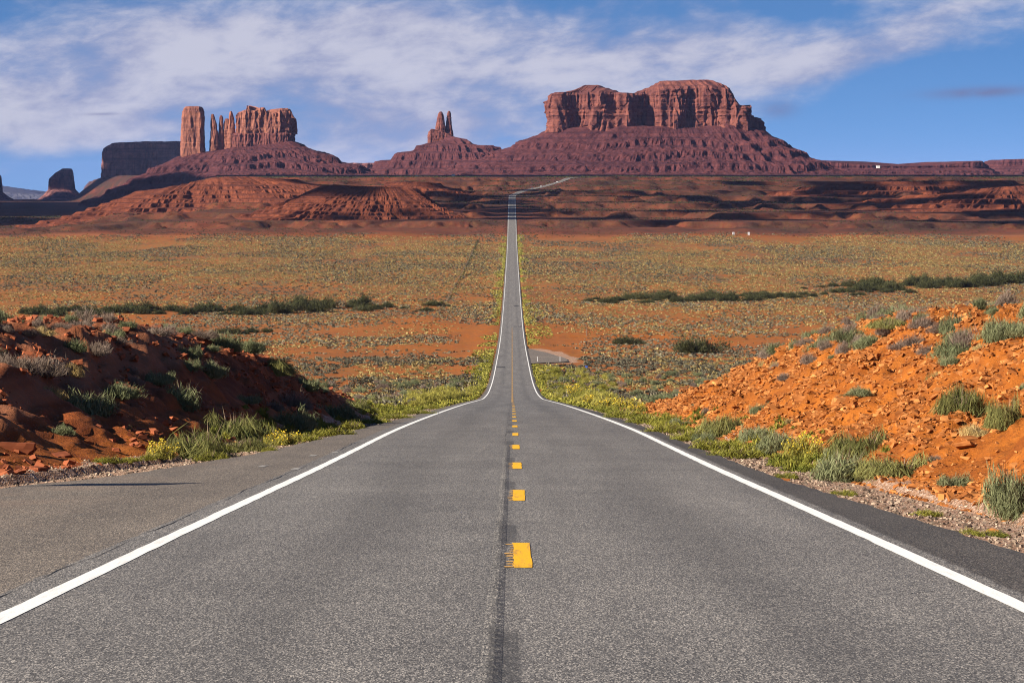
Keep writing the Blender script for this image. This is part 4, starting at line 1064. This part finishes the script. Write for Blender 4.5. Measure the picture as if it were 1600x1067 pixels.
x = np.where(sd < 0, tab(y, AL) - tab(y, [(28, 1.2), (110, 1.0), (170, 0.25)]) - np.abs(R_.normal(size=n)) * tab(y, [(28, 0.5), (170, 1.0), (600, 2.0)]), tab(y, AR) + tab(y, [(28, 0.9), (70, 0.9), (120, 0.4), (170, 0.25)]) + np.abs(R_.normal(size=n)) * tab(y, [(28, 0.6), (170, 1.0), (600, 2.0)]))
k = ~((y > 583) & (y < 722) & (sd > 0)); x, y, sd = x[k], y[k], sd[k]
k = ((sd > 0) | (y > 56)) & (vn(x / 2, y / 5, 71.0) + tab(y, [(28, -0.55), (50, -0.35), (70, 0.1), (170, 0.6), (530, 0.6)]) > 0); x, y = x[k], y[k]
s = R_.uniform(0.15, 0.5, len(x)) * tab(y, [(28, 1.0), (500, 2.0)]); h_ = s * R_.uniform(0.5, 0.9, len(x)); tb = R_.uniform(-0.35, 0.4, len(x))
for k, tm in ((y < 150, T200), (y >= 150, T30)): cover('verge_grass', x[k], y[k], s[k], h_[k], tm, M['weed'], tb[k])
# dark line of brush caught along the old fence
y = np.sqrt(R_.uniform(820 ** 2, 2150 ** 2, 900)); x = -28 - (y < 1100) * (1100 - y) * 0.004 + R_.normal(size=900) * 0.5
s = R_.uniform(0.5, 1.1, 900) * tab(y, [(800, 0.8), (2100, 1.5)]); cover('dry_brush_cover', x, y, s, s * 0.7, T8, M['dark_leaf'], R_.uniform(0, 0.3, 900))

# ------------------------------------------------------------------ stones and gravel
def slab(seed, flat=0.45):
    bm_ = np.array([[a, b, c] for a in (-1, 1) for b in (-1, 1) for c in (-1, 1)], float)
    fq = np.array([[0, 1, 3, 2], [4, 6, 7, 5], [0, 4, 5, 1], [2, 3, 7, 6], [0, 2, 6, 4], [1, 5, 7, 3]])
    rs = np.random.default_rng(seed)
    return bm_ * np.array([0.5, 0.36, 0.5 * flat]) * rs.uniform(0.55, 1.25, (8, 3)) + rs.normal(size=(8, 3)) * 0.05, fq
def rough_rock(seed, flat=0.5):
    """a cracked block: a cut-down box with chipped corners and stepped bedding"""
    import bmesh
    bm = bmesh.new(); bmesh.ops.create_cube(bm, size=1.0)
    bmesh.ops.subdivide_edges(bm, edges=bm.edges[:], cuts=3, use_grid_fill=True)
    rs = np.random.default_rng(seed); sh = rs.uniform(-0.25, 0.25, 4)
    for vv in bm.verts:
        p = np.array(vv.co); r = np.linalg.norm(p)
        p = p * (1 - 0.25 * max(0, r - 0.55)); p[0] += sh[0] * p[2] + sh[1] * p[1]; p[1] += sh[2] * p[2]
        p = p + 0.10 * np.array([float(vn(p[0] * 3, p[1] * 3, p[2] * 3 + seed + q * 9)) for q in range(3)])
        p[2] = 0.6 * p[2] + 0.4 * round(p[2] * 4) / 4
        vv.co = p * np.array([1.0, 0.75, flat])
    me = bpy.data.meshes.new('rock'); bm.to_mesh(me); n = len(bm.verts); bm.free()
    at_ = me.attributes.new('tone', 'FLOAT', 'POINT'); at_.data.foreach_set('value', rs.uniform(0.2, 0.6, n).astype(np.float32))
    return me
ROCK = [rough_rock(k, 0.30 + 0.07 * (k % 4)) for k in range(8)]
ROCKD = []
for m_ in ROCK:
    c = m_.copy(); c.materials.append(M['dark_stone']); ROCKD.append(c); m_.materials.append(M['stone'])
def rock(x, y, size, label, group=None, dark=False, z=None, name='rock', tilt=0.35, hs=1.0, rz=None):
    o = link(name, random.choice(ROCKD if dark else ROCK))
    o.location = (x, y, float(H(x, y)) + 0.02 * size if z is None else z)
    o.rotation_euler = (random.uniform(-tilt, tilt), random.uniform(-tilt, tilt), random.uniform(0, 6.28) if rz is None else rz)
    o.scale = (size, size, size * hs)
    return tag(o, label, 'rock', group)
def rock_at(u, v, wpx, label, group=None, dark=False, hs=1.0, **kw):
    x, d = at(u, v); return rock(x, d, wpx * d / FPX, label, group, dark, hs=hs, **kw)
c = 0
while c < 150:      # the larger loose slabs on the right bank
    d = random.uniform(34, 135); x = random.uniform(6.3, 14); tl, tr = bank_weight(x, d)
    if tr < 0.0 or tr > 1.25: continue
    rock(x, d, 0.13 + 0.28 * random.random() ** 3.5, 'loose orange sandstone slab lying on the face of the right bank', 'orange slabs on the right bank', tilt=0.5, hs=0.7); c += 1
c = 0
while c < 60:
    d = random.uniform(40, 118); x = random.uniform(-15, -7.4); tl, tr = bank_weight(x, d)
    if tl < 0.05 or tl > 1.3: continue
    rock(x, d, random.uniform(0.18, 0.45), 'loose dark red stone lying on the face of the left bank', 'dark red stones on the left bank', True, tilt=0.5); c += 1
rock_at(1316, 625, 40, 'largest pale flat slab in the middle of the right bank', hs=0.8, tilt=0.2)
rock_at(1258, 633, 34, 'big tilted orange slab left of the largest pale slab', tilt=0.4)
rock_at(1548, 835, 20, 'rounded pale cobble at the foot of the large sagebrush by the right edge', hs=1.3)
rock_at(1225, 752, 15, 'single orange cobble in the gravel below the yellow flowering bush', hs=1.4)
rock_at(24, 706, 56, 'long overhanging red ledge block at the left edge near the road', None, True, hs=0.9, tilt=0.1, rz=0.2)
rock_at(98, 716, 32, 'angular dark red block right of the overhanging ledge', None, True, hs=0.9, tilt=0.15)
rock_at(18, 742, 40, 'red slab at the gravel below the overhanging ledge', None, True, hs=0.7, tilt=0.1)
rock_at(60, 736, 30, 'second red slab at the gravel, beside the first under the ledge', None, True, hs=0.7, tilt=0.15)
rock_at(135, 690, 24, 'dark red block above the angular one on the left bank', None, True)
rock_at(176, 536, 13, 'small dark boulder left of its pair on the left bank crest', None, True, hs=1.6)
rock_at(197, 539, 14, 'small dark boulder right of its pair on the left bank crest', None, True, hs=1.6)
# a little cairn on the skyline of the left bank
x, d = at(188, 510)
cn = thing('stone_cairn', 'small stack of red stones on the skyline of the left bank', 'cairn', (x, d, float(H(x, d)) - 0.05))
zz = 0.06
for s_ in (0.34, 0.27, 0.20, 0.13):
    o = link('stone', random.choice(ROCKD), cn, (random.uniform(-.03, .03), 0, zz), random.uniform(0, 6), (s_, s_, s_ * 1.1)); zz += s_ * 0.42
def rubble(name, X, Y, S, mt, ntemp=10, flat=0.5, lift=0.1, tone=None):
    Vs, Q, TN, off = [], [], [], 0
    Z = H(X, Y); k = R_.integers(0, ntemp, len(X)); tone = R_.uniform(0, 1, len(X)) if tone is None else tone
    for j in range(ntemp):
        i = np.where(k == j)[0]
        V, q = slab(100 + j, flat); m = len(i)
        a, b, c = R_.uniform(0, 6.28, m), R_.normal(size=m) * 0.35, R_.normal(size=m) * 0.35
        P_ = V[None] * S[i][:, None, None]
        x, yv, z = P_[..., 0], P_[..., 1], P_[..., 2]
        yv, z = yv * np.cos(b)[:, None] - z * np.sin(b)[:, None], yv * np.sin(b)[:, None] + z * np.cos(b)[:, None]
        x, z = x * np.cos(c)[:, None] + z * np.sin(c)[:, None], -x * np.sin(c)[:, None] + z * np.cos(c)[:, None]
        x, yv = x * np.cos(a)[:, None] - yv * np.sin(a)[:, None], x * np.sin(a)[:, None] + yv * np.cos(a)[:, None]
        Vs.append(np.stack([x + X[i][:, None], yv + Y[i][:, None], z + (Z[i] + lift * S[i])[:, None]], -1).reshape(-1, 3))
        Q.append((q[None] + (off + np.arange(m) * 8)[:, None, None]).reshape(-1, 4)); off += m * 8
        TN.append(np.repeat(np.clip(tone[i] + 0, 0, 1), 8))
    return tag(link(name, mesh_data(name, np.concatenate(Vs), np.concatenate(Q), [mt], {'tone': np.concatenate(TN)})), kind='stuff')
n = 90000; y = 28 + 125 * R_.uniform(0, 1, n) ** 1.25; x = R_.uniform(5.6, 14.5, n); tl, tr = bank_weight(x, y)
k = (tr > -0.12) & (tr < 1.3) & (vn(x / 1.6, y / 3.0, 81.0) + R_.uniform(-0.35, 0.9, n) > 0) & (x < 0.22 * y); x, y = x[k], y[k]
rubble('stone_rubble', x, y, 0.035 + 0.17 * R_.uniform(0, 1, len(x)) ** 6.0 * tab(y, [(28, 0.7), (150, 1.3)]) + 0.0005 * y, M['stone'], flat=0.34, lift=0.04, tone=R_.beta(0.9, 3.6, len(x)))
n = 12000; y = 36 + 90 * R_.uniform(0, 1, n) ** 1.2; x = -R_.uniform(6.8, 15, n); tl, tr = bank_weight(x, y)
k = (tl > -0.05) & (tl < 1.5) & (vn(x / 1.6, y / 3.0, 91.0) + R_.uniform(-0.6, 0.6, n) > 0) & (-x < 0.22 * y); x, y = x[k], y[k]
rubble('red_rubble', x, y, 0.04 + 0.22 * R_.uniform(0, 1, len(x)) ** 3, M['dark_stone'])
n = 26000; y = 22 + 130 * R_.uniform(0, 1, n) ** 1.5; sd = R_.choice([-1, 1], n)
wl_ = tab(y, [(20, 2.3), (45, 2.1), (80, 1.5), (150, 0.9)]); wr_ = tab(y, [(20, 1.7), (45, 1.2), (80, 0.8), (150, 0.5)])
q = R_.uniform(-0.05, 1, n) ** 1.0
x = np.where(sd < 0, tab(y, AL) - wl_ * q, tab(y, AR) + wr_ * q)
k = np.abs(x) < 0.22 * y; x, y = x[k], y[k]
rubble('roadside_gravel', x, y, (0.015 + 0.04 * R_.uniform(0, 1, len(x)) ** 4) * tab(y, [(20, 0.9), (60, 1.3), (150, 2.0)]), M['pebble'], 8, 0.7, 0.12, tone=R_.beta(1.2, 2.2, len(x)))

# ------------------------------------------------------------------ made things along the road
def box(c, s, chip=0.0):
    c, s = np.array(c, float), np.array(s, float) / 2
    V = np.array([[a, b, d] for a in (-1, 1) for b in (-1, 1) for d in (-1, 1)], float) * s + c
    return V, np.array([[0, 1, 3, 2], [4, 6, 7, 5], [0, 4, 5, 1], [2, 3, 7, 6], [0, 2, 6, 4], [1, 5, 7, 3]])
def join(*vf):
    V, Fq, n = [], [], 0
    for v, f in vf: V.append(v); Fq.append(f + n); n += len(v)
    return np.concatenate(V), np.concatenate(Fq)
def prism(pts2, w, axis_x=True):
    """side outline (y,z) given width along x"""
    n = len(pts2); p = np.array(pts2, float)
    V = np.concatenate([np.c_[np.full(n, -w / 2), p], np.c_[np.full(n, w / 2), p]])
    i = np.arange(n); j = (i + 1) % n
    return V, [np.stack([i, j, j + n, i + n], -1), np.arange(n)[None], (np.arange(n) + n)[None]]
def cyl(c, r, h, n=16, axis='z'):
    a = np.linspace(0, 2 * np.pi, n, endpoint=False); ring = np.c_[np.cos(a) * r, np.sin(a) * r]
    if axis == 'x': V = np.concatenate([np.c_[np.full(n, -h / 2), ring], np.c_[np.full(n, h / 2), ring]])
    else: V = np.concatenate([np.c_[ring, np.full(n, -h / 2)], np.c_[ring, np.full(n, h / 2)]])
    i = np.arange(n); j = (i + 1) % n
    return V + np.array(c, float), [np.stack([i, j, j + n, i + n], -1), np.arange(n)[None], (np.arange(n) + n)[None]]
def add(name, VF, mt, parent): return link(name, mesh_data(name, VF[0], VF[1], [mt]), parent)

def car(label, paint, y, side, tall=False):
    x = float(xc(y)) + side; o = thing('car', label, 'car', (x, y, float(zr(y)) + 0.004 + y * 2e-5), 'cars on the far bend of the road')
    slope = float((xc(y + 5) - xc(y - 5)) / 10); o.rotation_euler = (math.atan(float(prof(y + 5) - prof(y - 5)) / 10), 0, -math.atan(slope))
    h = 1.75 if tall else 1.45
    add('body', prism([(-2.3, 0.32), (-2.35, 0.7), (-2.2, 0.92), (-1.25, 1.02), (1.5, 1.05), (2.2, 1.0), (2.3, 0.6), (2.25, 0.32)], 1.82), paint, o)
    add('cabin', prism([(-1.25, 1.02), (-0.55, h - 0.03), (-0.3, h), (1.2 if not tall else 1.9, h), (1.75 if not tall else 2.15, 1.05)], 1.6), M['glass'], o)
    add('roof', prism([(-0.45, h), (-0.4, h + 0.04), (1.2, h + 0.04), (1.3, h)], 1.5), paint, o)
    for sx in (-1, 1):
        for yy in (-1.4, 1.4): add('wheel', cyl((sx * 0.84, yy, 0.33), 0.33, 0.22, 16, 'x'), M['rubber'], o)
        add('headlight', box((sx * 0.65, -2.31, 0.72), (0.36, 0.08, 0.17)), M['white'], o)
    return o
car('dark car leading two others down the far bend', M['car_blue'], 3462, -1.8)
car('white car close behind the dark one on the far bend', M['car_white'], 3545, -1.8, True)
car('white car highest up the far bend, nearest the skyline', M['car_white'], 3706, -1.8)

def marker(u, v, label):
    x, d = at(u, v); o = thing('delineator_post', label, 'marker post', (x, d, float(H(x, d))), 'white delineator posts by the pull-out')
    add('post', box((0, 0, 0.62), (0.10, 0.05, 1.3)), M['white'], o); add('reflector', cyl((0, -0.04, 1.12), 0.05, 0.03, 12), M['steel'], o)
marker(840, 566, 'white marker post at the road edge by the right pull-out')
marker(875, 566, 'white marker post at the outer corner of the right pull-out')
x, d = at(916, 580)
o = thing('small_sign', 'little blue sheet metal sign among the sagebrush right of the pull-out', 'sign', (x, d, float(H(x, d))))
add('post', box((0, 0.03, 0.5), (0.06, 0.04, 1.1)), M['steel'], o); add('plate', box((0, -0.01, 0.95), (0.55, 0.03, 0.42)), M['blue'], o)
x, d = at(917, 527)
o = thing('fence_post', 'single wooden fence post on the orange flat right of the road', 'post', (x, d, float(H(x, d))))
add('post', cyl((0, 0, 1.4), 0.14, 3.0, 10), M['wood'], o); add('brace', box((0.35, 0, 0.8), (0.9, 0.1, 0.12)), M['wood'], o)
# two pale sheet metal boxes out on the plain, and cattle
for u, lb in ((1146, 'left one of two white cabins standing far out on the right plain'), (1170, 'right one of two white cabins standing far out on the right plain')):
    d = 2222.0; x = (u - 800) * d / FPX; z = float(H(x, d))
    o = thing('portable_cabin', lb, 'cabin', (x, d, z), 'two white cabins on the plain')
    add('wall', box((0, 0, 1.15), (1.5, 1.4, 2.5)), M['white'], o); add('roof', box((0, 0, 2.5), (1.65, 1.55, 0.16)), M['roof'], o); add('door', box((0, -0.72, 1.1), (0.75, 0.05, 1.9)), M['steel'], o)
def cow(u, d, rz, label, s=1.0, graze=True):
    x = (u - 800) * d / FPX; z = float(H(x, d))
    J = {'hip': (-0.75, 0, 1.22, .30), 'belly': (0, 0, 1.08, .40), 'chest': (0.62, 0, 1.15, .34), 'neck': (1.05, 0, 1.15 if graze else 1.45, .19), 'poll': (1.40, 0, 0.75 if graze else 1.62, .15), 'muzzle': (1.62, 0, 0.38 if graze else 1.42, .09),
         'tail': (-1.08, 0, 1.15, .04), 'tailend': (-1.14, 0, 0.55, .03)}
    E = [('hip', 'belly'), ('belly', 'chest'), ('chest', 'neck'), ('neck', 'poll'), ('poll', 'muzzle'), ('hip', 'tail'), ('tail', 'tailend')]
    for sy in (-1, 1):
        t = '%d' % sy
        J.update({'st' + t: (-0.72, .2 * sy, .78, .17), 'hk' + t: (-0.92, .2 * sy, .48, .075), 'hf' + t: (-0.82, .2 * sy, .04, .07), 'el' + t: (0.6, .2 * sy, .75, .13), 'kn' + t: (0.62, .2 * sy, .42, .075), 'ff' + t: (0.60, .2 * sy, .04, .07),
                  'ear' + t: (1.33, .27 * sy, .80 if graze else 1.68, .05)})
        E += [('hip', 'st' + t), ('st' + t, 'hk' + t), ('hk' + t, 'hf' + t), ('chest', 'el' + t), ('el' + t, 'kn' + t), ('kn' + t, 'ff' + t), ('poll', 'ear' + t)]
    names = list(J); me = bpy.data.meshes.new('cow')
    me.from_pydata([J[k][:3] for k in names], [(names.index(a), names.index(b)) for a, b in E], [])
    me.materials.append(M['hide'])
    o = link('cow', me, None, (x, d, z), rz, (s, s, s))
    sk = o.modifiers.new('skin', 'SKIN'); o.modifiers.new('sub', 'SUBSURF').render_levels = 2
    for i, k in enumerate(names):
        o.data.skin_vertices[0].data[i].radius = (J[k][3], J[k][3]); o.data.skin_vertices[0].data[i].use_root = (k == 'hip')
    tag(o, label, 'cow', 'black cattle on the plain')
cow(1367, 2236, 2.9, 'larger black cow standing at the far edge of the right plain', 1.25, True)
cow(1373, 2242, 0.3, 'smaller black cow right beside the larger one on the far plain', 1.05, False)
cow(1240, 2232, 0.6, 'lone dark cow far out on the orange strip between the cabins and the cattle pair', 0.9, True)
# buildings on the horizon
def house(u, v, D, w, h, dep, label, gable=True):
    X_, Y_, Z_ = P(u, v, D); o = thing('small_house', label, 'house', (X_, Y_, Z_))
    add('wall', box((0, 0, h / 2 - 2), (w, dep, h + 4)), M['white'], o)
    add('roof', prism([(-dep / 2 - .4, h), (0, h + dep * 0.22), (dep / 2 + .4, h)], w + .8), M['roof'], o)
    for k in (-1, 1): add('window', box((k * w * 0.28, -dep / 2 - .03, h * 0.55), (w * 0.16, 0.08, h * 0.3)), M['glass'], o)
    add('door', box((0, -dep / 2 - .03, h * 0.38), (w * 0.1, 0.08, h * 0.72)), M['wood'], o)
house(1372, 261, 8050, 11, 3.2, 7, 'white house standing on the skyline of the long low mesa at the right')
house(708, 275.5, 4600, 5.0, 3.0, 3.4, 'white trailer house on the plateau edge below the twin pinnacles')
house(651, 276.5, 4600, 3.2, 2.2, 3.0, 'tiny white shed on the plateau edge left of the white trailer house')
# right-of-way fence on the left
fy = np.linspace(960, 1960, 96); fx = -28.6 - (fy < 1100) * (1100 - fy) * 0.004
f = thing('wire_fence', 'old post and wire fence running down the plain left of the road', 'fence', (fx[0], fy[0], float(H(fx[0], fy[0]))))
b0 = np.array(f.location); Wv, Wf, n = [], [], 0
for i in range(len(fy)):
    p = np.array([fx[i], fy[i], float(H(fx[i], fy[i]))]) - b0
    V, Fa = cyl(p + np.array([0, 0, 0.55]), 0.06, 1.4, 6); add('post', (V, Fa), M['wood'], f)
    for hz in (0.5, 0.85, 1.15): Wv.append([p + np.array([0, 0, hz - .012]), p + np.array([0, 0, hz + .012])])
Wv = np.array(Wv).reshape(len(fy), 3, 2, 3)
for r in range(3):
    V = Wv[:, r].reshape(-1, 3); add('wire', (V, grid_faces(len(fy), 2)), M['steel'], f)
# warning sign just out of view on the left; its shadow falls over the pull-out
x, y = -9.9, 38.55
o = thing('road_sign', 'plain yellow diamond warning sign on a steel post beside the left pull-out', 'sign', (x, y, float(H(x, y))))
add('post', box((0, 0.05, 1.0), (0.08, 0.06, 2.6)), M['steel'], o)
q = 0.72; add('panel', (np.array([[-q, -.012, 2.1], [0, -.012, 2.1 - q], [q, -.012, 2.1], [0, -.012, 2.1 + q], [-q, .012, 2.1], [0, .012, 2.1 - q], [q, .012, 2.1], [0, .012, 2.1 + q]]),
    np.array([[0, 1, 2, 3], [4, 7, 6, 5], [0, 4, 5, 1], [1, 5, 6, 2], [2, 6, 7, 3], [3, 7, 4, 0]])), M['yellow_sign'], o)
o.rotation_euler = (0, 0, math.radians(-25))

# ------------------------------------------------------------------ clouds that shade the plateau (overhead, above the picture)
tcl = mat('cloud'); tcl.bs.inputs['Base Color'].default_value = (0.85, 0.86, 0.9, 1)
def cloud(blobs, alt, seed, rmin, rmax, cover_):
    """blobs: (x, y, ground height, rx, ry) of the shade each lobe throws; the lobe itself hangs up-sun of it, built of many puffs with gaps between"""
    a = np.linspace(0, 2 * np.pi, 14, endpoint=False); b = np.linspace(0.02, np.pi - 0.02, 8); rs = np.random.default_rng(seed)
    dx = np.sin(b)[:, None] * np.cos(a)[None]; dy = np.sin(b)[:, None] * np.sin(a)[None]; dz = np.cos(b)[:, None] * np.ones_like(a)[None]
    Vs, Fs, n = [], [], 0
    for (x, y, gz, rx, ry) in blobs:
        tt = (alt - gz) / SUN.z; c = np.array([x + SUN.x * tt, y + SUN.y * tt, alt]); rm = (rmin + rmax) / 2
        for k in range(int(cover_ * rx * ry / rm ** 2)):
            r = rs.uniform(rmin, rmax); t = rs.uniform(0, 2 * np.pi); q = math.sqrt(rs.uniform(0, 1)) * 0.95
            f = 1 + 0.40 * fbm(dx * 1.9 + n * 0.013, dy * 1.9 + seed, dz * 1.9, 3)
            V = np.stack([dx * f * r * rs.uniform(0.9, 1.7), dy * f * r, np.where(dz > 0, dz, dz * 0.5) * f * r * 0.45], -1).reshape(-1, 3)
            Vs.append(V + c + np.array([rx * q * math.cos(t), ry * q * math.sin(t), rs.uniform(-20, 20)])); Fs.append(grid_faces(8, 14, True) + n); n += len(V)
    tag(link('cloud', mesh_data('cloud', np.concatenate(Vs), np.concatenate(Fs), [tcl.mat], smooth=True)), kind='structure')
cloud([(150, 2900, -20, 330, 470), (10, 2580, -25, 190, 250), (460, 2830, -20, 330, 460), (760, 2820, -20, 330, 470), (1050, 2900, -20, 320, 500), (-60, 3200, -12, 230, 230), (500, 3300, -8, 330, 240), (660, 3520, -5, 330, 340), (980, 3580, 0, 330, 400), (480, 3640, 4, 200, 160), (-150, 2750, -24, 110, 190)], 950, 1, 13, 34, 0.30)
cloud([(x_, 5350 + 150 * math.sin(x_), 20, 420, 930) for x_ in range(-800, 2400, 330)] + [(x_, 4500 + 140 * math.sin(x_ * 3), 16, 260, 330) for x_ in range(0, 1600, 260)], 1150, 2, 90, 200, 1.3)
cloud([(-1560, 9700, 20, 420, 900), (-1900, 10500, 20, 500, 1000), (-2350, 11600, 20, 700, 1300), (-2900, 11200, 0, 500, 900), (-1300, 9900, 60, 260, 500), (-1030, 6500, -20, 150, 560)] + [(-0.214 * d_, d_, -50, 0.040 * d_, 0.16 * d_) for d_ in (3400, 4200, 5200, 6300, 7600)], 1150, 3, 90, 200, 1.6)

# ------------------------------------------------------------------ thin blue air
V, Fa = box((0, 21500, 55), (104000, 46000, 640))
hz = tag(link('haze', mesh_data('haze', V, Fa)), kind='stuff')
hm = bpy.data.materials.new('haze'); hm.use_nodes = True
nt = hm.node_tree; nt.nodes.clear(); oo = nt.nodes.new('ShaderNodeOutputMaterial'); pv = nt.nodes.new('ShaderNodeVolumePrincipled')
pv.inputs['Color'].default_value = (0.42, 0.52, 1.0, 1); pv.inputs['Density'].default_value = 1.0e-5
nt.links.new(pv.outputs[0], oo.inputs['Volume']); hz.data.materials.append(hm)
